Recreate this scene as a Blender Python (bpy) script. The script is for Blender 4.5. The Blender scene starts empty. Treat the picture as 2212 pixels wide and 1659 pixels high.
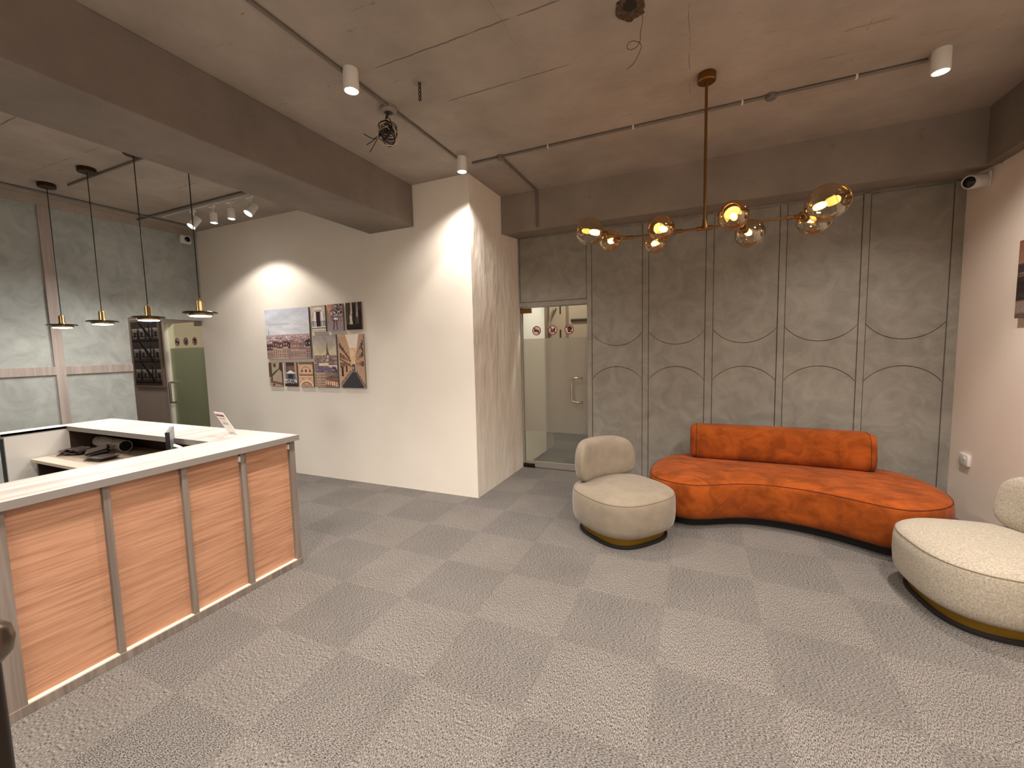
import bpy, bmesh, math, random
import numpy as np
from mathutils import Vector, Matrix
random.seed(7)
SC = bpy.context.scene
COL = SC.collection

# ------------------------------------------------------------------ camera
H = 1.55
yaw, pit, rol = math.radians(-24.0066), math.radians(-4.9072), math.radians(-1.33866)
F_PX = 913.69
yy = -yaw * -1
fw = Vector((math.sin(yaw) * math.cos(pit), math.cos(yaw) * math.cos(pit), math.sin(pit)))
rt = Vector((math.cos(yaw), -math.sin(yaw), 0))
up = rt.cross(fw)
rt2 = math.cos(rol) * rt + math.sin(rol) * up
up2 = -math.sin(rol) * rt + math.cos(rol) * up
cam_d = bpy.data.cameras.new('camera')
cam_d.sensor_fit = 'HORIZONTAL'
cam_d.sensor_width = 36.0
cam_d.lens = F_PX / 2212 * 36.0
cam_d.clip_start = 0.05
cam = bpy.data.objects.new('camera', cam_d)
COL.objects.link(cam)
cam.matrix_world = Matrix(((rt2.x, up2.x, -fw.x, 0), (rt2.y, up2.y, -fw.y, 0), (rt2.z, up2.z, -fw.z, H), (0, 0, 0, 1)))
SC.camera = cam

# ------------------------------------------------------------------ view, world
SC.view_settings.view_transform = 'Standard'
SC.view_settings.look = 'None'
SC.view_settings.gamma = 1.0
SC.view_settings.use_curve_mapping = False
SC.view_settings.exposure = 0.52
w = bpy.data.worlds.new('world')
SC.world = w
w.use_nodes = True
w.node_tree.nodes['Background'].inputs[0].default_value = (0.02, 0.02, 0.022, 1)
w.node_tree.nodes['Background'].inputs[1].default_value = 1.0

ZC = 3.253
def lin(r, g, b):
    f = lambda c: (c / 255) / 12.92 if c <= 10 else (((c / 255) + 0.055) / 1.055) ** 2.4
    return (f(r), f(g), f(b), 1)

WARM = (1.0, 0.91, 0.825)
NEUT = (1.0, 0.97, 0.93)
def spot(name, loc, aim, power, color=WARM, half=43, blend=0.25, rad=0.03):
    d = bpy.data.lights.new(name, 'SPOT')
    d.energy = power; d.color = color[:3]; d.spot_size = math.radians(2 * half); d.spot_blend = blend
    d.shadow_soft_size = rad
    o = bpy.data.objects.new(name, d); COL.objects.link(o)
    o.location = loc
    v = Vector(aim) - Vector(loc)
    o.rotation_euler = v.to_track_quat('-Z', 'Y').to_euler()
    return o
def point(name, loc, power, color=WARM, rad=0.03):
    d = bpy.data.lights.new(name, 'POINT'); d.energy = power; d.color = color[:3]; d.shadow_soft_size = rad
    o = bpy.data.objects.new(name, d); COL.objects.link(o); o.location = loc
    return o
def area(name, loc, sx, sy, power, color=NEUT, rot=(0, 0, 0)):
    d = bpy.data.lights.new(name, 'AREA'); d.shape = 'RECTANGLE'; d.size = sx; d.size_y = sy; d.energy = power; d.color = color[:3]
    o = bpy.data.objects.new(name, d); COL.objects.link(o); o.location = loc; o.rotation_euler = rot
    return o

# ceiling downlights: the three in view, then unseen ones added behind and beside the viewer for wide fill
DOWN = [(-1.961, 2.104), (-1.97, 3.433), (1.29, 3.497)]
def down(x, y, p, half=43, blend=0.35, rad=0.03):
    spot('downlight_beam', (x, y, 3.122), (x, y, 0), p, WARM, half, blend, rad)
for (x, y), half, bl in zip(DOWN, (44, 43.5, 40), (0.55, 0.3, 0.5)):
    down(x, y, 34 if y > 3 and x < 0 else 50, half, bl)
    down(x, y, 30, 26, 1.0)
    spot('downlight_spill', (x, y, 3.122), (x, y, 0), 52, WARM, 68, 0.6, 0.035)
for x, y, p in ((-1.96, 0.75, 110), (1.29, 2.05, 120), (1.29, 0.6, 110), (-0.3, 0.75, 110), (-1.96, -0.9, 120), (1.29, -0.9, 120), (-0.3, -2.2, 150), (-4.6, 0.4, 80)):
    down(x, y, p, 68, 0.6, 0.16)
# track spots over the end of the counter
spot('track_beam', (-4.80, 3.13, 3.05), (-4.95, 3.13, 1.0), 50, WARM, 62, 0.3, 0.03)
spot('track_beam', (-4.45, 3.06, 2.97), (-4.50, 2.55, 2.2), 75, NEUT, 42, 0.8, 0.03)
spot('track_beam', (-5.46, 3.06, 2.97), (-5.55, 2.55, 2.2), 75, NEUT, 46, 0.8, 0.03)
spot('track_beam', (-5.07, 3.15, 2.98), (-5.07, 3.1, 0.9), 20, NEUT, 50, 0.8, 0.03)
# unseen passage lamps behind the two glass doors, the spot added to brighten the return
spot('passage_fill_spot', (-1.15, 5.5, 2.95), (-2.09, 5.45, 1.3), 75, NEUT, 34, 0.8, 0.05)
area('passage_lamp', (-2.3, 7.0, 3.1), 0.4, 0.4, 20, NEUT)
area('passage_lamp', (-7.0, 4.9, 3.0), 0.5, 0.5, 38, NEUT)
area('passage_lamp', (-8.0, 2.8, 3.0), 0.4, 0.4, 7, WARM)

# ------------------------------------------------------------------ materials
def newmat(name):
    m = bpy.data.materials.new(name); m.use_nodes = True
    nt = m.node_tree
    return m, nt, nt.nodes['Principled BSDF']
def N(nt, t, **k):
    n = nt.nodes.new(t)
    for a, b in k.items():
        if a.startswith('i_'):
            n.inputs[a[2:].replace('_', ' ')].default_value = b
        else:
            setattr(n, a, b)
    return n
def plain(name, c, rough=0.6, metal=0.0, emit=None, estr=0, spec=0.5):
    m, nt, p = newmat(name)
    p.inputs['Base Color'].default_value = c
    p.inputs['Roughness'].default_value = rough
    p.inputs['Metallic'].default_value = metal
    p.inputs['Specular IOR Level'].default_value = spec
    if emit:
        p.inputs['Emission Color'].default_value = emit
        p.inputs['Emission Strength'].default_value = estr
    return m
def mottled(name, c1, c2, scale=6, detail=6, rough=0.7, bump=0.1, bscale=40, lo=0.35, hi=0.65, stretch=(1, 1, 1), bdist=0.01, sheen=0, distort=0.0, spec=0.3):
    m, nt, p = newmat(name)
    tc = N(nt, 'ShaderNodeTexCoord'); mp = N(nt, 'ShaderNodeMapping'); mp.inputs['Scale'].default_value = stretch
    nt.links.new(tc.outputs['Object'], mp.inputs[0])
    n = N(nt, 'ShaderNodeTexNoise'); n.inputs['Scale'].default_value = scale; n.inputs['Detail'].default_value = detail
    n.inputs['Roughness'].default_value = 0.62; n.inputs['Distortion'].default_value = distort
    nt.links.new(mp.outputs[0], n.inputs['Vector'])
    r = N(nt, 'ShaderNodeValToRGB')
    r.color_ramp.elements[0].position = lo; r.color_ramp.elements[1].position = hi
    r.color_ramp.elements[0].color = c1; r.color_ramp.elements[1].color = c2
    nt.links.new(n.outputs['Fac'], r.inputs[0]); nt.links.new(r.outputs[0], p.inputs['Base Color'])
    n2 = N(nt, 'ShaderNodeTexNoise'); n2.inputs['Scale'].default_value = bscale; n2.inputs['Detail'].default_value = 4
    nt.links.new(tc.outputs['Object'], n2.inputs['Vector'])
    b = N(nt, 'ShaderNodeBump'); b.inputs['Strength'].default_value = bump; b.inputs['Distance'].default_value = bdist
    nt.links.new(n2.outputs['Fac'], b.inputs['Height']); nt.links.new(b.outputs[0], p.inputs['Normal'])
    p.inputs['Roughness'].default_value = rough; p.inputs['Specular IOR Level'].default_value = spec
    if sheen:
        p.inputs['Sheen Weight'].default_value = sheen; p.inputs['Sheen Roughness'].default_value = 0.4
    return m

def carpet_mat():
    m, nt, p = newmat('carpet_tiles')
    L = nt.links.new
    tc = N(nt, 'ShaderNodeTexCoord')
    off = N(nt, 'ShaderNodeMapping'); off.inputs['Location'].default_value = (-0.333, -0.012, 0)
    L(tc.outputs['Object'], off.inputs[0])
    half = N(nt, 'ShaderNodeMapping'); half.inputs['Scale'].default_value = (1, 1, 0); half.inputs['Location'].default_value = (0.5 / 0.99, 0, 0.5)
    L(off.outputs[0], half.inputs[0])
    ck = N(nt, 'ShaderNodeTexChecker'); ck.inputs['Scale'].default_value = 1.98
    
    L(half.outputs[0], ck.inputs['Vector'])
    outs = []
    for sc in ((310, 100, 80), (100, 310, 80)):
        mp = N(nt, 'ShaderNodeMapping'); mp.inputs['Scale'].default_value = sc
        L(tc.outputs['Object'], mp.inputs[0])
        n = N(nt, 'ShaderNodeTexNoise'); n.inputs['Scale'].default_value = 1.0; n.inputs['Detail'].default_value = 3; n.inputs['Roughness'].default_value = 0.7
        L(mp.outputs[0], n.inputs['Vector']); outs.append(n)
    mix = N(nt, 'ShaderNodeMix', data_type='RGBA')
    L(ck.outputs['Fac'], mix.inputs[0]); L(outs[0].outputs['Fac'], mix.inputs[6]); L(outs[1].outputs['Fac'], mix.inputs[7])
    # large soft wear
    n3 = N(nt, 'ShaderNodeTexNoise'); n3.inputs['Scale'].default_value = 3.0; n3.inputs['Detail'].default_value = 3
    L(tc.outputs['Object'], n3.inputs['Vector'])
    r1 = N(nt, 'ShaderNodeValToRGB'); r2 = N(nt, 'ShaderNodeValToRGB')
    for r, a, b in ((r1, lin(48, 46, 44), lin(170, 163, 156)), (r2, lin(43, 41, 40), lin(161, 155, 149))):
        r.color_ramp.elements[0].position = 0.39; r.color_ramp.elements[1].position = 0.62
        r.color_ramp.elements[0].color = a; r.color_ramp.elements[1].color = b
        L(mix.outputs[2], r.inputs[0])
    m2 = N(nt, 'ShaderNodeMix', data_type='RGBA')
    L(ck.outputs['Fac'], m2.inputs[0]); L(r1.outputs[0], m2.inputs[6]); L(r2.outputs[0], m2.inputs[7])
    m3 = N(nt, 'ShaderNodeMix', data_type='RGBA', blend_type='MULTIPLY'); m3.inputs[0].default_value = 0.25
    L(m2.outputs[2], m3.inputs[6]); L(n3.outputs['Fac'], m3.inputs[7])
    L(m3.outputs[2], p.inputs['Base Color'])
    b = N(nt, 'ShaderNodeBump'); b.inputs['Strength'].default_value = 0.6; b.inputs['Distance'].default_value = 0.004
    L(mix.outputs[2], b.inputs['Height']); L(b.outputs[0], p.inputs['Normal'])
    p.inputs['Roughness'].default_value = 0.95; p.inputs['Specular IOR Level'].default_value = 0.1
    return m

def concrete_mat(name, ca, cb):
    m, nt, p = newmat(name)
    L = nt.links.new
    tc = N(nt, 'ShaderNodeTexCoord')
    n = N(nt, 'ShaderNodeTexNoise'); n.inputs['Scale'].default_value = 2.2; n.inputs['Detail'].default_value = 8; n.inputs['Roughness'].default_value = 0.6
    L(tc.outputs['Object'], n.inputs['Vector'])
    r = N(nt, 'ShaderNodeValToRGB')
    r.color_ramp.elements[0].position = 0.3; r.color_ramp.elements[1].position = 0.72
    r.color_ramp.elements[0].color = ca; r.color_ramp.elements[1].color = cb
    L(n.outputs['Fac'], r.inputs[0])
    # small pits and stains
    n2 = N(nt, 'ShaderNodeTexNoise'); n2.inputs['Scale'].default_value = 9; n2.inputs['Detail'].default_value = 10; n2.inputs['Roughness'].default_value = 0.7
    mp = N(nt, 'ShaderNodeMapping'); mp.inputs['Scale'].default_value = (0.55, 1.6, 1)
    L(tc.outputs['Object'], mp.inputs[0]); L(mp.outputs[0], n2.inputs['Vector'])
    r2 = N(nt, 'ShaderNodeValToRGB'); r2.color_ramp.elements[0].position = 0.25; r2.color_ramp.elements[1].position = 0.37
    r2.color_ramp.elements[0].color = (0.45, 0.42, 0.4, 1); r2.color_ramp.elements[1].color = (1, 1, 1, 1)
    L(n2.outputs['Fac'], r2.inputs[0])
    mx = N(nt, 'ShaderNodeMix', data_type='RGBA', blend_type='MULTIPLY'); mx.inputs[0].default_value = 0.8
    L(r.outputs[0], mx.inputs[6]); L(r2.outputs[0], mx.inputs[7]); L(mx.outputs[2], p.inputs['Base Color'])
    b = N(nt, 'ShaderNodeBump'); b.inputs['Strength'].default_value = 0.25; b.inputs['Distance'].default_value = 0.02
    L(n2.outputs['Fac'], b.inputs['Height']); L(b.outputs[0], p.inputs['Normal'])
    p.inputs['Roughness'].default_value = 0.85
    return m

def plaster_mat(name, c1, c2, wav=0.0):
    m, nt, p = newmat(name)
    L = nt.links.new
    tc = N(nt, 'ShaderNodeTexCoord')
    n = N(nt, 'ShaderNodeTexNoise'); n.inputs['Scale'].default_value = 1.6; n.inputs['Detail'].default_value = 5
    L(tc.outputs['Object'], n.inputs['Vector'])
    r = N(nt, 'ShaderNodeValToRGB'); r.color_ramp.elements[0].position = 0.3; r.color_ramp.elements[1].position = 0.7
    r.color_ramp.elements[0].color = c1; r.color_ramp.elements[1].color = c2
    L(n.outputs['Fac'], r.inputs[0]); L(r.outputs[0], p.inputs['Base Color'])
    a = N(nt, 'ShaderNodeTexNoise'); a.inputs['Scale'].default_value = 160; a.inputs['Detail'].default_value = 2
    L(tc.outputs['Object'], a.inputs['Vector'])
    b = N(nt, 'ShaderNodeBump'); b.inputs['Strength'].default_value = 0.12; b.inputs['Distance'].default_value = 0.004
    L(a.outputs['Fac'], b.inputs['Height'])
    last = b
    if wav:
        mp = N(nt, 'ShaderNodeMapping'); mp.inputs['Scale'].default_value = (0.6, 1.5, 0.55)
        L(tc.outputs['Object'], mp.inputs[0])
        q = N(nt, 'ShaderNodeTexNoise'); q.inputs['Scale'].default_value = 2.2; q.inputs['Detail'].default_value = 3
        L(mp.outputs[0], q.inputs['Vector'])
        b2 = N(nt, 'ShaderNodeBump'); b2.inputs['Strength'].default_value = 1.0; b2.inputs['Distance'].default_value = wav
        L(q.outputs['Fac'], b2.inputs['Height']); L(b.outputs[0], b2.inputs['Normal']); last = b2
    L(last.outputs[0], p.inputs['Normal'])
    p.inputs['Roughness'].default_value = 0.75; p.inputs['Specular IOR Level'].default_value = 0.25
    return m

def wood_mat(name, c1, c2, axis='y', scale=1.0, rough=0.45, contrast=(0.35, 0.68)):
    m, nt, p = newmat(name)
    L = nt.links.new
    tc = N(nt, 'ShaderNodeTexCoord'); mp = N(nt, 'ShaderNodeMapping')
    s = {'x': (1.2, 30, 30), 'y': (30, 1.2, 30), 'z': (30, 30, 1.2)}[axis]
    mp.inputs['Scale'].default_value = tuple(v * scale for v in s)
    L(tc.outputs['Object'], mp.inputs[0])
    n = N(nt, 'ShaderNodeTexNoise'); n.inputs['Scale'].default_value = 1.0; n.inputs['Detail'].default_value = 6; n.inputs['Distortion'].default_value = 0.6
    L(mp.outputs[0], n.inputs['Vector'])
    r = N(nt, 'ShaderNodeValToRGB'); r.color_ramp.elements[0].position = contrast[0]; r.color_ramp.elements[1].position = contrast[1]
    r.color_ramp.elements[0].color = c1; r.color_ramp.elements[1].color = c2
    L(n.outputs['Fac'], r.inputs[0]); L(r.outputs[0], p.inputs['Base Color'])
    b = N(nt, 'ShaderNodeBump'); b.inputs['Strength'].default_value = 0.08; b.inputs['Distance'].default_value = 0.002
    L(n.outputs['Fac'], b.inputs['Height']); L(b.outputs[0], p.inputs['Normal'])
    p.inputs['Roughness'].default_value = rough
    return m

def thin_glass(name, tint, gl=0.06, gcol=(1, 1, 1, 1), edge=0.5):
    m = bpy.data.materials.new(name); m.use_nodes = True; nt = m.node_tree; nt.nodes.clear(); L = nt.links.new
    o = N(nt, 'ShaderNodeOutputMaterial'); t = N(nt, 'ShaderNodeBsdfTransparent'); g = N(nt, 'ShaderNodeBsdfGlossy')
    g.inputs['Roughness'].default_value = 0.02; g.inputs[0].default_value = gcol
    lw = N(nt, 'ShaderNodeLayerWeight'); lw.inputs[0].default_value = 0.25
    ma = N(nt, 'ShaderNodeMath', operation='MULTIPLY_ADD'); ma.inputs[1].default_value = edge; ma.inputs[2].default_value = gl
    L(lw.outputs['Facing'], ma.inputs[0])
    tm = N(nt, 'ShaderNodeMix', data_type='RGBA'); tm.inputs[6].default_value = tint
    tm.inputs[7].default_value = tuple(c ** 4.5 for c in tint[:3]) + (1,)
    L(lw.outputs['Facing'], tm.inputs[0]); L(tm.outputs[2], t.inputs[0])
    mx = N(nt, 'ShaderNodeMixShader'); L(ma.outputs[0], mx.inputs[0]); L(t.outputs[0], mx.inputs[1]); L(g.outputs[0], mx.inputs[2])
    L(mx.outputs[0], o.inputs[0])
    return m
def frosted(name, c, transp=0.25, transl=0.45):
    m = bpy.data.materials.new(name); m.use_nodes = True; nt = m.node_tree; nt.nodes.clear(); L = nt.links.new
    o = N(nt, 'ShaderNodeOutputMaterial')
    d = N(nt, 'ShaderNodeBsdfDiffuse'); t = N(nt, 'ShaderNodeBsdfTranslucent'); r = N(nt, 'ShaderNodeBsdfRefraction')
    d.inputs[0].default_value = c; t.inputs[0].default_value = c; r.inputs[0].default_value = c
    r.inputs['Roughness'].default_value = 0.32; r.inputs['IOR'].default_value = 1.1
    a = N(nt, 'ShaderNodeMixShader'); a.inputs[0].default_value = transl
    L(d.outputs[0], a.inputs[1]); L(t.outputs[0], a.inputs[2])
    b = N(nt, 'ShaderNodeMixShader'); b.inputs[0].default_value = transp
    L(a.outputs[0], b.inputs[1]); L(r.outputs[0], b.inputs[2])
    L(b.outputs[0], o.inputs[0])
    return m
def glow(name, c, s):
    m = bpy.data.materials.new(name); m.use_nodes = True; nt = m.node_tree; nt.nodes.clear()
    o = N(nt, 'ShaderNodeOutputMaterial'); e = N(nt, 'ShaderNodeEmission'); e.inputs[0].default_value = c; e.inputs[1].default_value = s
    nt.links.new(e.outputs[0], o.inputs[0])
    return m
def print_mat():
    m, nt, p = newmat('printed_picture')
    a = N(nt, 'ShaderNodeAttribute'); a.attribute_name = 'ink'
    nt.links.new(a.outputs['Color'], p.inputs['Base Color']); p.inputs['Roughness'].default_value = 0.5
    p.inputs['Specular IOR Level'].default_value = 0.2
    return m

M = dict(
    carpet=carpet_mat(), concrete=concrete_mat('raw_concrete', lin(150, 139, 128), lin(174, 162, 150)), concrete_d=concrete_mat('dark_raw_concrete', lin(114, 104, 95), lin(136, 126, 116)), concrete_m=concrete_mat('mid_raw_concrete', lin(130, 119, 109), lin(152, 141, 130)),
    white=plaster_mat('cream_plaster', lin(236, 228, 216), lin(242, 235, 224), 0.0),
    white_wavy=plaster_mat('uneven_cream_plaster', lin(236, 228, 216), lin(242, 235, 224), 0.035),
    right=plaster_mat('beige_paint', lin(236, 222, 208), lin(242, 228, 214), 0.0),
    cement=mottled('grey_microcement', lin(136, 132, 123), lin(158, 153, 143), 5, 10, 0.5, 0.08, 26, 0.34, 0.66, distort=1.0, spec=0.4),
    cement_l=mottled('pale_microcement', lin(148, 153, 148), lin(172, 176, 171), 5, 10, 0.62, 0.08, 26, 0.34, 0.66, distort=1.1, spec=0.4),
    trim=plain('grey_trim', lin(138, 132, 124), 0.55),
    trim_l=wood_mat('taupe_laminate', lin(150, 138, 130), lin(172, 160, 152), 'z', 1, 0.55),
    alcove=plaster_mat('pinkish_paint', lin(196, 180, 168), lin(204, 188, 176)),
    orange=mottled('orange_suede', lin(126, 60, 20), lin(166, 82, 30), 7.5, 11, 0.9, 0.25, 90, 0.38, 0.66, sheen=0.10, distort=0.6, stretch=(0.8, 1.3, 1.0), spec=0.1, bdist=0.003),
    orange_dark=plain('orange_piping', lin(90, 34, 10), 0.9),
    beige=mottled('beige_velvet', lin(126, 115, 100), lin(152, 140, 122), 9, 8, 0.9, 0.4, 240, 0.2, 0.8, sheen=0.3, bdist=0.003),
    boucle=mottled('cream_woven_fabric', lin(150, 140, 124), lin(196, 186, 168), 120, 3, 0.95, 0.8, 330, 0.3, 0.7, sheen=0.2, bdist=0.004),
    beige_pipe=plain('beige_piping', lin(130, 116, 96), 0.9),
    brass=plain('brushed_brass', lin(176, 148, 102), 0.32, 1.0),
    brass_dark=plain('aged_brass', lin(140, 104, 62), 0.35, 1.0),
    darksteel_l=plain('worn_steel', lin(120, 108, 98), 0.3, 1.0),
    bronze=plain('dark_bronze', lin(74, 60, 44), 0.4, 0.9),
    brass_band=plain('gilded_band', lin(150, 118, 40), 0.4, 0.8),
    black=plain('matt_black', lin(22, 20, 20), 0.5),
    blackgloss=plain('black_gloss', lin(14, 14, 14), 0.15),
    whitep=plain('white_plastic', lin(225, 222, 215), 0.4),
    chrome=plain('satin_steel', lin(190, 184, 172), 0.25, 1.0),
    darksteel=plain('dark_steel', lin(70, 62, 56), 0.35, 1.0),
    counter=wood_mat('pale_ash_laminate', lin(176, 163, 154), lin(222, 213, 206), 'y', 0.55, 0.35, (0.3, 0.62)),
    edge=plain('grey_edge_band', lin(134, 128, 122), 0.5),
    front=wood_mat('orange_beech', lin(152, 105, 78), lin(194, 146, 115), 'y', 2.2, 0.5, (0.22, 0.62)),
    frame=wood_mat('grey_ash_frame', lin(112, 100, 92), lin(140, 128, 118), 'z', 1, 0.55),
    walnut=plain('dark_brown_board', lin(62, 44, 34), 0.6),
    desk_in=plain('beige_worktop', lin(204, 186, 168), 0.35),
    cream_strip=plain('cream_edge', lin(238, 226, 205), 0.6),
    glass=thin_glass('clear_glass', (0.9, 0.92, 0.88, 1), 0.05, edge=0.25),
    glass_g=thin_glass('green_glass', (0.90, 0.93, 0.86, 1), 0.05, edge=0.25),
    frost=frosted('frosted_film', lin(234, 230, 224), 0.72, 0.5),
    frost_g=frosted('green_frosted_film', lin(210, 210, 203), 0.3, 0.4),
    amber=thin_glass('amber_glass', (0.90, 0.72, 0.44, 1), 0.10, (1, 0.9, 0.7, 1), 0.75),
    smoke=thin_glass('smoked_glass', (0.74, 0.64, 0.48, 1), 0.12, (1, 0.93, 0.8, 1), 0.75),
    bulb=glow('amber_filament', (1.0, 0.50, 0.12, 1), 16),
    led=glow('white_led', (1.0, 0.95, 0.89, 1), 55),
    led_hot=glow('bright_led', (1.0, 0.97, 0.93, 1), 30),
    led_warm=glow('warm_led', (1.0, 0.82, 0.6, 1), 9),
    red=plain('sign_red', lin(150, 40, 30), 0.5), symbol=plain('sign_black', lin(30, 18, 20), 0.5), signwhite=plain('sign_white', lin(214, 205, 200), 0.5),
    paper=plain('paper_white', lin(236, 230, 224), 0.5), banner=plain('banner_red', lin(140, 30, 42), 0.5), ink=plain('grey_ink', lin(150, 142, 138), 0.6),
    acrylic=plain('clear_acrylic', lin(240, 236, 232), 0.15),
    conduit=plain('painted_conduit', lin(112, 104, 96), 0.5),
    plaster_p=plain('rough_plaster', lin(150, 138, 126), 0.9), broken=mottled('broken_plaster', lin(60, 46, 34), lin(108, 88, 70), 40, 6, 0.95, 0.9, 60, bdist=0.02),
    cream=plain('cream_wire', lin(205, 185, 150), 0.6), brownwire=plain('brown_wire', lin(74, 46, 28), 0.6),
    monitor=plain('grey_monitor', lin(124, 126, 128), 0.4), pic=print_mat(), canvas_side=plain('canvas_edge', lin(120, 104, 92), 0.8),
    poster_frame=plain('poster_frame', lin(150, 134, 118), 0.5), stain=plain('crack_grey', lin(112, 103, 96), 0.95),
    newsprint=mottled('grey_printed_paper', lin(120, 112, 106), lin(206, 198, 188), 26, 2, 0.7, 0, 30, 0.36, 0.44, (0.6, 1, 1.6)),
    dullpaper=plain('dull_paper', lin(96, 86, 80), 0.7),
    door_leaf=plain('beige_door', lin(176, 156, 132), 0.6), post=plain('brown_post', lin(128, 106, 82), 0.7),
)

# ------------------------------------------------------------------ mesh helpers
ORG = {}
def link(name, me, mats, parent=None, smooth=None, world=True):
    o = bpy.data.objects.new(name, me); COL.objects.link(o)
    for m in (mats if isinstance(mats, (list, tuple)) else [mats]):
        me.materials.append(M[m])
    org = Vector((0, 0, 0))
    if parent is not None:
        o.parent = parent
        org = ORG.get(parent.name, Vector((0, 0, 0)))
        if world:
            me.transform(Matrix.Translation(-org))
    ORG[o.name] = org
    if smooth is not None:
        for p in me.polygons:
            p.use_smooth = True
        if smooth < 179:
            me.set_sharp_from_angle(angle=math.radians(smooth))
    return o
class B:
    def __init__(s): s.bm = bmesh.new()
    def box(s, x0, x1, y0, y1, z0, z1, bev=0.0, mi=0, mat=None):
        r = bmesh.ops.create_cube(s.bm, size=1)
        vs = r['verts']
        bmesh.ops.scale(s.bm, vec=(abs(x1 - x0), abs(y1 - y0), abs(z1 - z0)), verts=vs)
        bmesh.ops.translate(s.bm, vec=((x0 + x1) / 2, (y0 + y1) / 2, (z0 + z1) / 2), verts=vs)
        if bev:
            es = list({e for v in vs for e in v.link_edges})
            rr = bmesh.ops.bevel(s.bm, geom=es, offset=bev, segments=2, affect='EDGES', profile=0.5)
            vs = list({v for f in rr['faces'] for v in f.verts} | {v for v in vs if v.is_valid})
        if mi:
            for f in {f for v in vs for f in v.link_faces}: f.material_index = mi
        if mat is not None:
            bmesh.ops.transform(s.bm, matrix=mat, verts=vs)
        return s
    def rings(s, rings, closed=True, cap0=True, cap1=True):
        vv = [[s.bm.verts.new(p) for p in r] for r in rings]
        n = len(rings[0])
        for a, b in zip(vv, vv[1:]):
            for i in range(n if closed else n - 1):
                j = (i + 1) % n
                s.bm.faces.new((a[i], a[j], b[j], b[i]))
        if cap0: s.bm.faces.new(list(reversed(vv[0])))
        if cap1: s.bm.faces.new(vv[-1])
        return s
    def lathe(s, prof, loc=(0, 0, 0), axis=(0, 0, 1), seg=24, cap0=True, cap1=True):
        q = Vector((0, 0, 1)).rotation_difference(Vector(axis).normalized()).to_matrix()
        rr = []
        for r, z in prof:
            rr.append([Vector(loc) + q @ Vector((r * math.cos(2 * math.pi * i / seg), r * math.sin(2 * math.pi * i / seg), z)) for i in range(seg)])
        return s.rings(rr, True, cap0, cap1)
    def cyl(s, p0, p1, r, seg=16, r1=None):
        p0, p1 = Vector(p0), Vector(p1)
        return s.lathe([(r, 0), (r if r1 is None else r1, (p1 - p0).length)], p0, p1 - p0, seg)
    def tube(s, pts, r, seg=8, closed=False):
        pts = [Vector(p) for p in pts]; n = len(pts); rr = []
        up = None
        for i, p in enumerate(pts):
            a = pts[(i - 1) % n] if (closed or i > 0) else p
            b = pts[(i + 1) % n] if (closed or i < n - 1) else p
            t = (b - a).normalized()
            if up is None:
                up = t.orthogonal().normalized()
            up = (up - t * up.dot(t))
            up = up.normalized() if up.length > 1e-6 else t.orthogonal().normalized()
            sd = t.cross(up)
            rr.append([p + r * (math.cos(2 * math.pi * k / seg) * up + math.sin(2 * math.pi * k / seg) * sd) for k in range(seg)])
        if closed:
            vv = [[s.bm.verts.new(q) for q in r_] for r_ in rr]
            # the frame may twist between the ends: match the closest vertex
            best = min(range(seg), key=lambda k: (vv[-1][0].co - vv[0][k].co).length)
            for a, b in zip(vv, vv[1:]):
                for i in range(seg): s.bm.faces.new((a[i], a[(i + 1) % seg], b[(i + 1) % seg], b[i]))
            a, b = vv[-1], [vv[0][(k + best) % seg] for k in range(seg)]
            for i in range(seg): s.bm.faces.new((a[i], a[(i + 1) % seg], b[(i + 1) % seg], b[i]))
            return s
        return s.rings(rr)
    def prism(s, poly, plane, d0, d1):
        # poly: 2-D points; plane 'xz' extrudes along y, 'xy' along z, 'yz' along x
        f = {'xz': lambda a, b, d: (a, d, b), 'xy': lambda a, b, d: (a, b, d), 'yz': lambda a, b, d: (d, a, b)}[plane]
        v0 = [s.bm.verts.new(f(a, b, d0)) for a, b in poly]; v1 = [s.bm.verts.new(f(a, b, d1)) for a, b in poly]
        n = len(poly)
        s.bm.faces.new(v0); s.bm.faces.new(list(reversed(v1)))
        for i in range(n): s.bm.faces.new((v0[i], v1[i], v1[(i + 1) % n], v0[(i + 1) % n]))
        return s
    def done(s, name, mats, parent=None, smooth=None, world=True):
        bmesh.ops.recalc_face_normals(s.bm, faces=s.bm.faces[:])
        me = bpy.data.meshes.new(name); s.bm.to_mesh(me); s.bm.free()
        return link(name, me, mats, parent, smooth, world)
def catmull(pts, per=8, closed=True):
    pts = [Vector(p) for p in pts]; n = len(pts); out = []
    for i in range(n if closed else n - 1):
        g = (lambda k: pts[k % n]) if closed else (lambda k: pts[max(0, min(n - 1, k))])
        p0, p1, p2, p3 = g(i - 1), g(i), g(i + 1), g(i + 2)
        for k in range(per):
            t = k / per
            out.append(0.5 * ((2 * p1) + (p2 - p0) * t + (2 * p0 - 5 * p1 + 4 * p2 - p3) * t * t + (3 * p1 - p0 - 3 * p2 + p3) * t ** 3))
    if not closed: out.append(pts[-1])
    return out
def tag(o, label, cat, group=None):
    o['label'] = label; o['category'] = cat
    if group: o['group'] = group
    return o
def thing(name, label, cat, loc=(0, 0, 0), group=None, rz=0):
    o = bpy.data.objects.new(name, None); COL.objects.link(o)
    o.empty_display_size = 0.05
    o.location = loc; o.rotation_euler = (0, 0, rz); ORG[o.name] = Vector(loc)
    return tag(o, label, cat, group)
def struct(o):
    o['kind'] = 'structure'; return o
def copy_tree(o, parent=None, **k):
    c = o.copy(); COL.objects.link(c); c.parent = parent
    for ch in list(o.children): copy_tree(ch, c)
    return c

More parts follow.
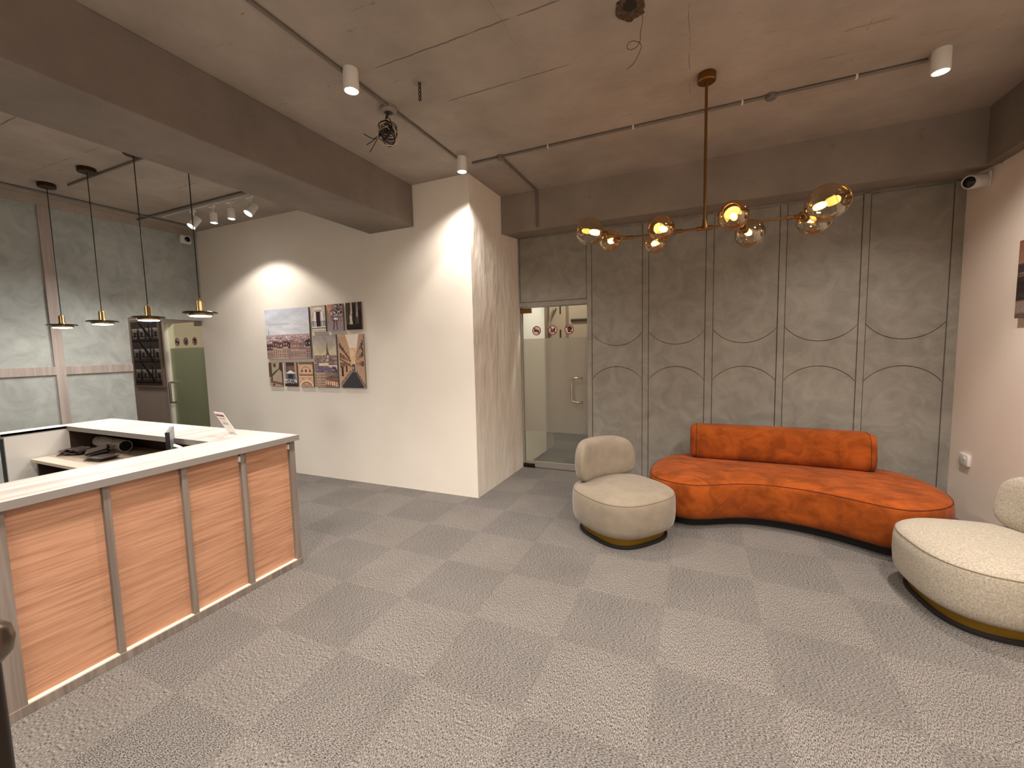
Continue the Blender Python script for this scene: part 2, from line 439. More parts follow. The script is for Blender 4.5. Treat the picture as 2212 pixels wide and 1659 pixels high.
# ------------------------------------------------------------------ room shell
XP, YP, YW, XR, XL = -2.085, 4.965, 3.757, 2.04, -6.43
struct(B().box(-9.2, 2.3, -3.6, 9.0, -0.1, 0).done('floor', 'carpet'))
struct(B().box(-9.2, 2.3, -3.6, 9.0, ZC, ZC + 0.15).done('ceiling', 'concrete'))
# picture wall with its return towards the glass door
wb = B()
wb.box(-6.47, XP - 0.02, YW, YW + 0.15, 0, ZC)
struct(wb.done('wall_back', 'white'))
# the return: gently uneven plaster
rb = B(); ny, nz = 26, 60
grid = []
for j in range(nz + 1):
    z = ZC * j / nz; row = []
    for i in range(ny + 1):
        y = YW + (5.9 - YW) * i / ny if i < ny else 5.9
        k = math.sin(math.pi * min(1, max(0, (y - YW) / 1.2)))
        row.append((XP, y, z))
    grid.append(row)
fr = [[rb.bm.verts.new(p) for p in r] for r in grid]
for j in range(nz):
    for i in range(ny):
        rb.bm.faces.new((fr[j][i], fr[j][i + 1], fr[j + 1][i + 1], fr[j + 1][i]))
rb.box(XP - 0.12, XP - 0.0005, YW + 0.0005, 5.78, 0, ZC)
struct(rb.done('wall_return', 'white_wavy'))
struct(B().box(XR, XR + 0.15, -3.6, YP + 0.15, 0, ZC).done('wall_right', 'right'))
struct(B().box(-6.55, 2.2, -3.6, -3.45, 0, ZC).done('wall_front', 'white'))
# left wall with the opening near the corner
lw = B()
lw.box(XL - 0.12, XL, -3.6, 2.886, 0, ZC).box(XL - 0.12, XL, 2.886, YW, 2.03, ZC)
struct(lw.done('wall_left', 'cement_l'))
for nm, a in (('trim_1', (XL, XL + 0.02, 2.19, 2.275, 1.46, 3.17)), ('trim_2', (XL, XL + 0.02, 2.195, 2.275, 0.0, 1.368)), ('trim_3', (XL, XL + 0.02, -3.4, 2.886, 1.368, 1.46)),
              ('trim_4', (XL, XL + 0.02, 0.55, 0.635, 1.46, 3.17))):
    struct(B().box(*a, bev=0.002).done(nm, 'trim_l'))
struct(B().box(XL, XL + 0.012, -3.4, YW, 3.17, ZC).done('trim_5', 'concrete'))
# beyond the opening: poster wall, lintel over the far door, passage
aw = B()
aw.box(-9.2, -7.40, YW, YW + 0.12, 0, ZC).box(-7.40, -6.47, YW, YW + 0.12, 2.035, ZC)
struct(aw.done('wall_alcove', 'alcove'))
struct(B().box(-7.425, -7.385, YW - 0.012, YW + 0.12, 0, 2.05).done('trim_6', 'white'))
struct(B().box(-9.2, -9.05, -3.6, 6.2, 0, ZC).box(-9.2, -6.55, 1.2, 1.32, 0, ZC).done('wall_passage', 'alcove'))
struct(B().box(-9.2, -2.2, 6.05, 6.2, 0, ZC).box(-6.47, -6.35, 3.9, 6.2, 0, ZC).done('wall_passage_end', 'alcove'))
struct(B().box(-7.12, -6.40, 6.0, 6.05, 0.0, 2.12).done('trim_7', 'door_leaf'))
# concrete beams
bm = B()
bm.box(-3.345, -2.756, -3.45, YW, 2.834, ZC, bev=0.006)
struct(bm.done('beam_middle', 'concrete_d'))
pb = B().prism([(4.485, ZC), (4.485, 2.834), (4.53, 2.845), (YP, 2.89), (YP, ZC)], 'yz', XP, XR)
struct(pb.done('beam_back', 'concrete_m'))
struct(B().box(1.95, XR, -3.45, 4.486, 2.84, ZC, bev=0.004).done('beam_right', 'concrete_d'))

# ------------------------------------------------------------------ panelled wall
pw = B()
pw.box(-1.222, XR, YP, YP + 0.12, 0, ZC).box(XP, -1.222, YP, YP + 0.12, 2.045, ZC)
wall_panel = struct(pw.done('wall_panelled', 'cement'))
def seg_arc(x0, x1, zb, sag, up):
    # points of a shallow arc between (x0, ends) and (x1, ends); apex at zb
    wd = x1 - x0; R = wd * wd / (8 * sag) + sag / 2; cx = (x0 + x1) / 2; h = math.asin(wd / 2 / R); out = []
    for k in range(21):
        a = -h + 2 * h * k / 20
        out.append((cx + R * math.sin(a), (zb - R + R * math.cos(a)) if up else (zb + R - R * math.cos(a))))
    return out
bays = [(-1.164, -0.590), (-0.530, 0.046), (0.115, 0.700), (0.756, 1.346), (1.398, 1.968)]
g = 0.0035
for x0, x1 in bays:
    a, b = x0 + 0.006, x1 - 0.006
    arc = seg_arc(a, b, 1.550, 0.145, False)
    poly = arc + [(b, 2.86), (a, 2.86)]
    B().prism(poly, 'xz', YP - 0.014, YP).done('arched_panel', 'cement', wall_panel)
    arc2 = seg_arc(a, b, 1.300, 0.145, True)
    B().prism(arc2 + [(b, 0.0), (a, 0.0)], 'xz', YP - 0.014, YP).done('arched_panel', 'cement', wall_panel)
    wa = [(x, z - 0.008) for x, z in arc]; wc = [(x, z + 0.008) for x, z in arc2]
    B().prism(wc + list(reversed(wa)), 'xz', YP - 0.014, YP).done('waist_panel', 'cement', wall_panel)
for x0, x1, z0 in ((-1.219, -1.164, 0), (-0.59, -0.53, 0), (0.046, 0.115, 0), (0.70, 0.756, 0), (1.346, 1.398, 0), (1.968, 2.04, 0)):
    B().box(x0, x1, YP - 0.022, YP, z0, 2.87, bev=0.003).done('batten', 'cement', wall_panel)
# framed field above the door
B().box(XP, -1.219, YP - 0.022, YP, 2.045, 2.10, bev=0.002).done('lintel_batten', 'cement', wall_panel)
B().box(XP, -2.068, YP - 0.022, YP, 2.10, 2.88, bev=0.002).done('batten', 'cement', wall_panel)
B().box(-2.062, -1.225, YP - 0.010, YP, 2.108, 2.88).done('upper_panel', 'cement', wall_panel)

# ------------------------------------------------------------------ passage behind the clear door
struct(B().box(-2.6, -2.0, 8.0, 8.1, 0, ZC).box(-2.0, 2.2, 8.0, 8.1, 0, ZC).box(-3.6, -2.6, 8.0, 8.1, 0, ZC).done('wall_hall_end', 'right'))
struct(B().box(-0.9, -0.8, 5.085, 8.0, 0, ZC).box(-3.6, -3.5, 5.9, 8.0, 0, ZC).done('wall_hall_side', 'right'))
struct(B().box(-2.91, -2.72, 7.86, 7.98, 0, ZC).done('wall_hall_pier', 'post'))
hd = thing('hall_door', 'beige door with black hinges seen through the clear top of the glass door', 'door', (-2.1, 7.95, 0))
B().box(-2.70, -1.55, 7.93, 7.985, 0, 2.6).done('door_leaf', 'door_leaf', hd)
B().box(-2.37, -2.31, 7.925, 7.935, 0.0, 2.6).done('door_stile', 'post', hd)
for z in (1.725, 2.19): B().box(-2.487, -2.463, 7.905, 7.93, z, z + 0.15).done('hinge', 'black', hd)
B().box(-2.26, -1.50, 7.88, 7.93, 2.02, 2.07, bev=0.012).done('closer_bar', 'black', hd)
tb = catmull([(-2.56, 7.93, 2.285), (-2.575, 7.87, 2.27), (-2.62, 7.86, 2.20), (-2.655, 7.86, 2.12), (-2.68, 7.86, 1.99), (-2.685, 7.86, 1.85), (-2.675, 7.90, 1.80), (-2.67, 7.93, 1.79)], 6, False)
B().tube(tb, 0.02, 10).done('pull_bar', 'chrome', hd, 40)

# ------------------------------------------------------------------ glass doors
def disc(cx, cz, r0, r1, n=36):
    return [[(cx + r * math.cos(2 * math.pi * k / n), cz + r * math.sin(2 * math.pi * k / n)) for k in range(n)] for r in (r0, r1)]
def sign(parent, cx, cz, y, r, kind):
    n = 36
    t = B(); t.prism(disc(cx, cz, r, r)[0], 'xz', y, y - 0.001); s0 = t.done('prohibition_sign', 'signwhite', parent)
    rb_ = B(); a, b = disc(cx, cz, r * 1.04, r * 0.86)
    va = [rb_.bm.verts.new((p[0], y - 0.002, p[1])) for p in a]; vb = [rb_.bm.verts.new((p[0], y - 0.002, p[1])) for p in b]
    for i in range(n): rb_.bm.faces.new((va[i], va[(i + 1) % n], vb[(i + 1) % n], vb[i]))
    d = r * 0.72 * 0.92; w_ = r * 0.09
    q = [(-d - w_, d - w_), (-d + w_, d + w_), (d + w_, -d + w_), (d - w_, -d - w_)]
    rb_.bm.faces.new([rb_.bm.verts.new((cx + u, y - 0.004, cz + v)) for u, v in q])
    rb_.done('ring_and_slash', 'red', s0)
    polys = {
        'shoe': [[(-.62, -.22), (.70, -.22), (.70, -.02), (.40, .06), (.10, .26), (-.02, .34), (-.08, .16), (-.30, .10), (-.52, .20), (-.64, .22)]],
        'food': [[(-.55, -.55), (.15, -.55), (.15, -.38), (-.55, -.38)], [(-.58, -.32), (.18, -.32), (.18, -.2), (-.58, -.2)], [(-.55, -.14), (.15, -.14), (.10, .06), (-.1, .16), (-.3, .16), (-.5, .06)],
                 [(.24, -.45), (.46, -.45), (.56, .26), (.14, .26)], [(.1, .28), (.6, .28), (.58, .36), (.46, .38), (.56, .62), (.48, .64), (.36, .38), (.12, .36)]],
        'face': [[(-.3, .62), (.1, .70), (.45, .6), (.64, .3), (.6, -.02), (.36, -.22), (.34, -.5), (.1, -.56), (-.02, -.66), (-.26, -.56), (-.3, -.34), (-.2, -.2), (-.36, -.06), (-.4, .06), (-.28, .2), (-.36, .4)],
                 [(-.62, -.22), (-.46, -.2), (-.44, -.38), (-.6, -.42)]],
    }[kind]
    sb = B()
    for pl in polys:
        sb.bm.faces.new([sb.bm.verts.new((cx + u * r, y - 0.003, cz + v * r)) for u, v in pl])
    sb.done('pictogram', 'symbol', s0)
d1 = struct(B().box(-2.058, -1.226, 4.998, 5.008, 0.085, 2.040).done('door_1', 'glass'))
B().box(-2.058, -1.226, 4.9965, 4.9978, 0.478, 1.656).done('frosted_film', 'frost', d1)
B().box(-2.082, -2.058, 4.985, 5.02, 0.0, 2.04).done('door_stile', 'trim', d1)
B().box(-2.04, -1.226, 4.99, 5.016, 0.012, 0.088, bev=0.003).done('bottom_rail', 'trim', d1)
B().box(-2.08, -1.94, 4.98, 5.024, 1.975, 2.035, bev=0.004).done('hinge_patch', 'brass_dark', d1)
B().box(-2.08, -1.925, 4.978, 5.026, 0.003, 0.055, bev=0.004).done('hinge_patch', 'darksteel', d1)
def pull(parent, x, y, z0, z1, dx, mat, depth=0.05, r=0.011):
    pts = catmull([(x, y, z1), (x, y - depth * 0.8, z1), (x, y - depth, z1 - 0.02), (x, y - depth, (z0 + z1) / 2), (x, y - depth, z0 + 0.02), (x, y - depth * 0.8, z0), (x, y, z0)], 6, False)
    return B().tube(pts, r, 10).done('pull_handle', mat, parent, 60)
# the handle is bent sideways as in the photo: two stand-offs and a straight grip
hp = catmull([(-1.300, 4.996, 1.166), (-1.305, 4.955, 1.168), (-1.36, 4.945, 1.168), (-1.405, 4.945, 1.155), (-1.415, 4.945, 1.12), (-1.415, 4.945, 1.02), (-1.415, 4.945, 0.92), (-1.405, 4.945, 0.888), (-1.36, 4.945, 0.874), (-1.305, 4.955, 0.873), (-1.300, 4.996, 0.873)], 6, False)
B().tube(hp, 0.0125, 12).done('pull_handle', 'chrome', d1, 60)
for cx, k in ((-1.871, 'shoe'), (-1.660, 'food'), (-1.451, 'face')): sign(d1, cx, 1.754, 4.9975, 0.056, k)

d2 = struct(B().box(-7.37, -6.49, 3.79, 3.80, 0.01, 2.022).done('door_2', 'glass_g'))
B().box(-7.37, -6.49, 3.8012, 3.8025, 0.01, 1.66).done('frosted_film', 'frost_g', d2)
B().box(-6.487, -6.472, 3.772, 3.802, 0, 2.03).done('door_seal', 'black', d2)
B().box(-6.69, -6.50, 3.775, 3.815, 1.965, 2.028, bev=0.004).done('hinge_patch', 'chrome', d2)
pull(d2, -7.315, 3.79, 0.84, 1.145, 0, 'chrome', 0.07, 0.016)
for cx, k in ((-7.15, 'shoe'), (-6.935, 'food'), (-6.722, 'face')): sign(d2, cx, 1.751, 3.789, 0.057, k)

# ------------------------------------------------------------------ printed pictures
rng = np.random.default_rng(5)
class Img:
    def __init__(s, w_, h_, c):
        s.w, s.h = w_, h_
        s.a = np.ones((h_, w_, 3)) * np.array(c, float)
        yy_, xx_ = np.mgrid[0:h_, 0:w_]; s.x = (xx_ + .5) / w_; s.y = (yy_ + .5) / h_   # y from the top
    def rect(s, x0, y0, x1, y1, c, al=1.0):
        k = (s.x >= x0) & (s.x < x1) & (s.y >= y0) & (s.y < y1); s.a[k] = s.a[k] * (1 - al) + np.array(c) * al
    def poly(s, pts, c, al=1.0):
        ins = np.zeros(s.x.shape, bool); n = len(pts)
        for i in range(n):
            (xa, ya), (xb, yb) = pts[i], pts[(i + 1) % n]
            if ya == yb: continue
            k = ((ya > s.y) != (yb > s.y)) & (s.x < (xb - xa) * (s.y - ya) / (yb - ya) + xa); ins ^= k
        s.a[ins] = s.a[ins] * (1 - al) + np.array(c) * al
    def ell(s, cx, cy, rx, ry, c, al=1.0):
        k = ((s.x - cx) / rx) ** 2 + ((s.y - cy) / ry) ** 2 < 1; s.a[k] = s.a[k] * (1 - al) + np.array(c) * al
    def arc(s, cx, cy, r, t, asp, c, top=True):
        d = np.hypot(s.x - cx, (s.y - cy) * asp); k = (abs(d - r) < t) & ((s.y < cy) if top else True); s.a[k] = np.array(c)
    def line(s, x0, y0, x1, y1, t, c):
        dx, dy = x1 - x0, y1 - y0; L_ = dx * dx + dy * dy
        u = np.clip(((s.x - x0) * dx + (s.y - y0) * dy) / L_, 0, 1)
        k = np.hypot(s.x - x0 - u * dx, s.y - y0 - u * dy) < t; s.a[k] = np.array(c)
    def noise(s, amt, y0=0, y1=1):
        k = (s.y >= y0) & (s.y < y1); n = rng.normal(0, amt, (s.h, s.w, 1)); s.a = np.where(k[..., None], s.a + n, s.a)
    def grad(s, y0, y1, c0, c1):
        k = (s.y >= y0) & (s.y < y1); t = ((s.y - y0) / (y1 - y0))[..., None]; g_ = np.array(c0) * (1 - t) + np.array(c1) * t; s.a[k] = g_[k]
    def clouds(s, y0, y1, amt, fx=6, fy=9):
        f = np.zeros((s.h, s.w))
        for o in range(4):
            p = rng.uniform(0, 6.28, 3); f += np.sin(s.x * fx * (o + 1) + p[0] + 2 * np.sin(s.y * fy + p[1])) * np.sin(s.y * fy * (o + 1) + p[2]) / (o + 1)
        k = (s.y >= y0) & (s.y < y1); s.a = np.where(k[..., None], s.a + amt * f[..., None], s.a)
def roofs(im, y0, y1, cols, n, wmin, wmax, hmin, hmax):
    for k in range(n):
        t = k / n; y = y0 + (y1 - y0) * t; w_ = rng.uniform(wmin, wmax) * (0.4 + t); h_ = rng.uniform(hmin, hmax) * (0.5 + t); x = rng.uniform(-.05, 1)
        c = np.array(cols[rng.integers(len(cols))]) + rng.normal(0, 10)
        im.rect(x, y, x + w_, y + h_, c)
def windows(im, x0, x1, y0, y1, nx, ny, c, fx=.4, fy=.55):
    for i in range(nx):
        for j in range(ny):
            a = x0 + (x1 - x0) * (i + .3) / nx; b = y0 + (y1 - y0) * (j + .2) / ny
            im.rect(a, b, a + (x1 - x0) / nx * fx, b + (y1 - y0) / ny * fy, c)
def p_skyline():
    im = Img(112, 120, (190, 186, 184)); im.grad(0, .52, (182, 180, 182), (206, 202, 196)); im.clouds(0, .5, 7)
    im.ell(.58, .36, .2, .03, (214, 211, 206), .6); im.ell(.3, .3, .3, .02, (160, 158, 158), .4)
    im.rect(0, .52, 1, 1, (150, 122, 112)); im.grad(.51, .62, (186, 160, 154), (164, 136, 128))
    im.line(.07, .42, .075, .54, .006, (150, 140, 140))
    roofs(im, .515, .66, [(190, 165, 158), (150, 120, 112), (205, 190, 184), (130, 100, 94)], 160, .02, .09, .01, .03)
    x = 0
    for w_, wall, roof, top in ((.14, (160, 132, 116), (84, 62, 58), .70), (.11, (172, 144, 126), (96, 68, 60), .64), (.13, (180, 152, 132), (104, 74, 66), .66), (.12, (176, 148, 128), (92, 64, 58), .63), (.05, (150, 122, 108), (70, 50, 48), .66), (.2, (176, 144, 128), (140, 108, 98), .68), (.14, (168, 140, 124), (128, 100, 92), .69), (.11, (150, 126, 116), (60, 50, 54), .63)):
        im.rect(x, top, x + w_, top + .14, roof); im.rect(x, top + .12, x + w_, 1.01, wall)
        for q in range(3): im.rect(x + w_ * (.1 + .3 * q), top - .02, x + w_ * (.2 + .3 * q), top + .02, roof)
        windows(im, x, x + w_, top + .16, .97, max(2, int(w_ * 26)), 4, (74, 56, 52)); windows(im, x, x + w_, top + .03, top + .11, max(2, int(w_ * 22)), 1, (196, 176, 164), .3, .5)
        x += w_
    im.noise(5); return im
def p_balcony():
    im = Img(40, 64, (196, 180, 158)); im.rect(0, 0, 1, .1, (176, 158, 136)); im.ell(.5, .12, .3, .05, (214, 198, 176)); im.arc(.5, .45, .42, .03, 1.6, (160, 142, 122))
    im.rect(.2, .24, .82, .78, (214, 208, 204)); im.rect(.34, .24, .68, .8, (66, 44, 38)); im.rect(.62, .26, .68, .8, (150, 132, 122)); im.rect(0, .6, .14, .78, (188, 176, 160))
    for k in range(18): im.line(k / 17, .6, k / 17 + .02 * (-1) ** k, .79, .012, (44, 40, 44))
    im.rect(0, .59, 1, .61, (40, 38, 42)); im.rect(0, .8, 1, .83, (226, 218, 206)); im.rect(0, .83, 1, .87, (120, 110, 104)); im.rect(.1, .87, .95, .93, (206, 192, 174)); im.rect(.1, .93, .95, .95, (120, 104, 92)); im.noise(7); return im
def p_plant():
    im = Img(40, 64, (150, 132, 128)); im.grad(0, 1, (150, 116, 100), (150, 136, 140)); im.rect(0, 0, .3, .35, (186, 130, 100))
    for k in range(210):
        x, y = rng.normal(.62, .25), rng.normal(.24, .15); c = [(52, 44, 46), (84, 70, 72), (150, 140, 140), (60, 40, 44), (196, 184, 180)][rng.integers(5)]; im.ell(x, y, .035, .022, c)
    im.ell(.5, .56, .26, .1, (112, 92, 86)); im.ell(.52, .55, .14, .05, (220, 214, 208)); im.line(.42, .6, .36, .92, .04, (98, 66, 56)); im.line(.55, .6, .6, .92, .04, (110, 76, 64)); im.noise(9); return im
def p_curtain():
    im = Img(42, 64, (70, 58, 50))
    for k in range(26):
        x = k / 26; v = rng.uniform(36, 112); im.line(x, 0, x + rng.uniform(-.06, .06), .75, .02, (v, v * .86, v * .74))
    im.line(.36, 0, .34, .5, .05, (186, 168, 146)); im.line(.72, 0, .7, .5, .05, (150, 140, 128)); im.poly([(.24, .45), (.36, .5), (.42, .84), (.22, .84)], (198, 186, 168)); im.line(.3, .7, .3, .84, .02, (40, 32, 28)); im.rect(.78, .3, .95, .78, (40, 34, 30)); im.rect(0, .8, 1, 1, (44, 34, 28)); im.rect(.44, .1, .6, .86, (48, 38, 32)); im.noise(7); return im
def p_tower():
    im = Img(58, 120, (190, 172, 148)); im.grad(0, .42, (150, 140, 134), (206, 184, 148)); im.clouds(0, .35, 9); im.rect(0, .38, 1, 1, (140, 116, 104))
    im.poly([(.585, .13), (.605, .13), (.63, .27), (.66, .34), (.7, .4), (.52, .4), (.56, .34), (.575, .27)], (98, 82, 80)); im.ell(.61, .41, .045, .035, (190, 168, 138))
    roofs(im, .385, .56, [(120, 100, 96), (160, 136, 122), (96, 80, 80), (190, 170, 152), (140, 118, 108)], 150, .04, .14, .008, .025)
    im.poly([(.4, .42), (.45, .36), (.48, .42)], (96, 86, 88)); im.rect(.2, .53, .62, .58, (222, 190, 160)); im.rect(.62, .57, .98, .64, (206, 180, 160)); im.poly([(.1, .58), (.8, .62), (.7, .72), (.05, .74)], (112, 100, 112))
    im.poly([(.78, .6), (.92, .6), (1, .74), (.8, .7)], (70, 60, 66)); roofs(im, .6, .72, [(120, 104, 112), (150, 130, 124), (90, 78, 88)], 30, .05, .16, .01, .02)
    im.rect(0, .72, .46, 1, (176, 146, 122)); windows(im, 0, .46, .74, 1, 7, 5, (84, 66, 62)); im.poly([(.46, .82), (1, .72), (1, 1), (.46, 1)], (128, 96, 84)); im.poly([(.46, .86), (1, .9), (1, .98), (.46, .94)], (224, 180, 146))
    for k in range(6): im.rect(.5 + .09 * k, .85, .53 + .09 * k, .97, (110, 80, 72))
    windows(im, .56, 1, .77, .83, 6, 1, (70, 54, 52)); im.noise(7); return im
def p_street():
    im = Img(62, 120, (226, 206, 184)); im.poly([(0, 0), (.28, 0), (.42, .25), (.52, .6), (.52, .68), (0, .95)], (188, 148, 118)); im.poly([(1, 0), (.82, 0), (.7, .3), (.6, .6), (.6, .66), (1, .95)], (176, 142, 116))
    im.poly([(.4, .25), (.7, .25), (.62, .62), (.48, .62)], (214, 176, 136)); im.poly([(.44, .3), (.58, .3), (.58, .4), (.46, .42)], (226, 190, 150))
    for k in range(7):
        t = k / 7; x = .03 + .42 * t; h_ = .09 * (1 - t) + .01
        for y in (.16, .34, .52):
            yy_ = y + (.56 - y) * t * .75; im.rect(x, yy_, x + .05 * (1 - .6 * t), yy_ + h_, (92, 62, 50))
        x = .96 - .34 * t
        for y in (.12, .32, .5): yy_ = y + (.56 - y) * t * .75; im.rect(x - .04 * (1 - .6 * t), yy_, x, yy_ + h_, (96, 70, 58))
    im.line(0, .18, .46, .5, .012, (80, 56, 46)); im.line(0, .45, .48, .6, .012, (96, 66, 54)); im.rect(.06, .6, .14, .78, (60, 44, 42)); im.rect(.24, .58, .3, .7, (66, 46, 42)); im.line(.9, .24, .95, .3, .02, (30, 28, 30))
    im.rect(.5, .56, .62, .7, (70, 56, 56)); im.rect(.53, .6, .57, .66, (214, 196, 170)); im.poly([(.48, .68), (.66, .68), (1, .95), (1, 1), (0, 1), (0, .95)], (150, 126, 112)); im.poly([(.5, .7), (.64, .7), (.92, .97), (.92, 1), (.06, 1), (.06, .96)], (66, 64, 66))
    im.line(.98, .97, .68, .7, .01, (60, 48, 46)); im.line(.02, .93, .44, .68, .01, (84, 64, 56)); im.noise(6); return im
def p_stair():
    im = Img(36, 56, (170, 150, 128)); im.rect(0, 0, .25, .6, (96, 74, 58)); im.rect(.34, .02, .6, .22, (150, 120, 96)); im.ell(.47, .12, .08, .07, (88, 66, 54)); im.poly([(.85, 0), (1, 0), (1, .4), (.8, .26)], (70, 56, 48)); im.line(.9, .25, .5, .42, .05, (74, 58, 50)); im.line(.5, .42, .25, .56, .05, (66, 52, 44)); im.line(.25, .56, .18, .8, .06, (84, 66, 54)); im.line(.82, .3, .28, .6, .015, (196, 172, 146)); im.line(.2, .8, 1, .9, .05, (120, 88, 72)); im.ell(.34, .93, .12, .05, (126, 70, 58)); im.noise(7); return im
def p_kiosk():
    im = Img(36, 56, (104, 84, 72)); im.rect(0, 0, .18, 1, (160, 136, 118)); im.rect(.2, .02, .8, .14, (70, 56, 52)); im.rect(.3, .18, .9, .3, (120, 96, 82)); im.rect(.84, 0, 1, .7, (176, 142, 112)); im.poly([(.14, .46), (.5, .33), (.9, .46)], (220, 214, 206)); im.rect(.18, .46, .86, .7, (92, 96, 100)); im.rect(.3, .5, .7, .66, (50, 54, 60))
    for k in range(70): im.ell(rng.uniform(0, 1), rng.uniform(.7, .86), .03, .02, [(230, 228, 226), (60, 56, 58), (150, 146, 146)][rng.integers(3)])
    im.rect(0, .87, 1, 1, (66, 48, 42)); im.noise(7); return im
def p_arch():
    im = Img(38, 60, (196, 152, 118))
    im.rect(0, 0, 1, .1, (120, 92, 76))
    for r, c in ((.52, (228, 188, 152)), (.47, (130, 92, 72)), (.44, (222, 180, 144)), (.4, (120, 86, 68)), (.37, (206, 166, 132))):
        im.ell(.5, .48, r, r / 1.55 + .02, c)
    im.rect(0, .48, 1, .56, (150, 108, 84))
    for x in (.12, .4, .68): im.rect(x, .28, x + .2, .44, (226, 190, 156)); im.rect(x + .03, .3, x + .17, .42, (110, 76, 60))
    im.rect(0, .56, 1, .62, (226, 186, 152)); im.rect(0, .62, 1, .64, (126, 92, 76))
    for r, c in ((.5, (232, 196, 164)), (.42, (136, 98, 78)), (.36, (190, 148, 118))): im.ell(.5, 1.05, r, r / 1.55, c)
    for k in range(5): im.line(.5, 1.05, .2 + .15 * k, .86, .012, (120, 84, 68))
    im.noise(6); return im
def p_escape():
    im = Img(58, 110, (74, 66, 60))
    for j in range(3):
        y = .06 + .32 * j
        for k in range(4):
            x = .06 + .26 * k; im.rect(x, y + .07, x + .16, y + .2, (150, 140, 130)); im.rect(x + .03, y + .1, x + .13, y + .19, (52, 46, 44)); im.rect(x - .02, y + .05, x + .18, y + .075, (176, 166, 156))
        im.rect(0, y + .235, 1, y + .26, (30, 26, 26)); im.line(.3, y - .06, .75, y + .24, .022, (22, 20, 20)); im.line(.36, y - .06, .81, y + .24, .008, (90, 82, 76))
        for k in range(14): im.line(k / 13, y + .17, k / 13, y + .24, .006, (34, 30, 30))
        im.line(0, y + .17, 1, y + .17, .007, (34, 30, 30)); im.rect(.2, y + .1, .28, y + .22, (28, 26, 26)); im.rect(.66, y, .7, y + .24, (32, 28, 28))
    im.noise(10); return im
def p_road():
    im = Img(60, 60, (120, 84, 66)); im.grad(0, .3, (126, 84, 62), (140, 104, 84)); im.rect(0, .3, 1, .45, (62, 52, 48)); im.rect(0, .42, 1, .44, (120, 104, 92)); im.rect(0, .46, 1, .76, (48, 40, 36)); im.clouds(.3, 1, 8, 9, 30); im.rect(0, .78, 1, .92, (130, 112, 98)); im.rect(0, .93, 1, 1, (88, 76, 68)); im.noise(5); return im
def lin_arr(a):
    a = np.clip((a - 8) * np.array([1.15, 1.19, 1.25]), 0, 255) / 255
    return np.where(a <= .04, a / 12.92, ((a + .055) / 1.055) ** 2.4)
def print_mesh(name, im, parent, place):
    """place(u, v) -> point; u to the right, v downwards, both 0..1"""
    W_, H_ = im.w, im.h
    vs = [place(i / (W_ - 1), j / (H_ - 1)) for j in range(H_) for i in range(W_)]
    fs = [(j * W_ + i, (j + 1) * W_ + i, (j + 1) * W_ + i + 1, j * W_ + i + 1) for j in range(H_ - 1) for i in range(W_ - 1)]
    me = bpy.data.meshes.new(name); me.from_pydata(vs, [], fs)
    at = me.attributes.new('ink', 'FLOAT_COLOR', 'POINT')
    c = np.ones((H_ * W_, 4), np.float32); c[:, :3] = lin_arr(im.a).reshape(-1, 3)
    at.data.foreach_set('color', c.ravel())
    return link(name, me, 'pic', parent)
def canvas(x0, x1, z0, z1, im, label, group=None, y=YW, th=0.02):
    o = B().box(x0, x1, y - th, y, z0, z1, bev=0.002).done('canvas_print', 'canvas_side')
    tag(o, label, 'picture', group)
    print_mesh('printed_face', im, o, lambda u, v: (x0 + (x1 - x0) * u, y - th - 0.0015, z1 + (z0 - z1) * v))
    return o
GP = 'canvas prints on the cream wall'
canvas(-5.12, -4.338, 1.474, 2.100, p_skyline(), 'largest canvas print, cloudy sky over a row of pale city houses', GP)
canvas(-4.295, -4.066, 1.793, 2.105, p_balcony(), 'small canvas print of a tall window with an iron balcony', GP)
canvas(-4.024, -3.788, 1.793, 2.105, p_plant(), 'small canvas print of a potted bush by a pinkish wall', GP)
canvas(-3.739, -3.506, 1.799, 2.106, p_curtain(), 'small canvas print of dark draped curtains, upper right corner of the cluster', GP)
canvas(-4.291, -3.919, 1.127, 1.749, p_tower(), 'tall canvas print of an iron tower above city rooftops', GP)
canvas(-3.876, -3.502, 1.127, 1.746, p_street(), 'tall canvas print of a narrow street between sunlit houses', GP)
canvas(-5.113, -4.878, 1.126, 1.430, p_stair(), 'small canvas print of a curving staircase, lower left of the cluster', GP)
canvas(-4.829, -4.605, 1.128, 1.432, p_kiosk(), 'small canvas print of a white-roofed kiosk, middle of the bottom row', GP)
canvas(-4.562, -4.325, 1.127, 1.433, p_arch(), 'small canvas print of carved stone arches', GP)
po = thing('framed_poster', 'dark framed poster of a fire escape on the wall left of the green glass door', 'picture', (-7.86, YW, 1.08))
B().box(-8.27, -7.48, YW - 0.03, YW, 1.06, 2.12, bev=0.003).done('poster_frame', 'poster_frame', po)
print_mesh('printed_face', p_escape(), po, lambda u, v: (-8.235 + 0.72 * u, YW - 0.0315, 2.085 - 0.99 * v))
rp = B().box(2.008, XR - 0.001, 3.2, 4.158, 1.672, 2.20, bev=0.002).done('canvas_print', 'canvas_side')
tag(rp, 'brown and dark canvas print cut off at the right edge, on the beige wall', 'picture')
print_mesh('printed_face', p_road(), rp, lambda u, v: (2.0065, 4.158 - 0.958 * u, 2.20 - 0.528 * v))

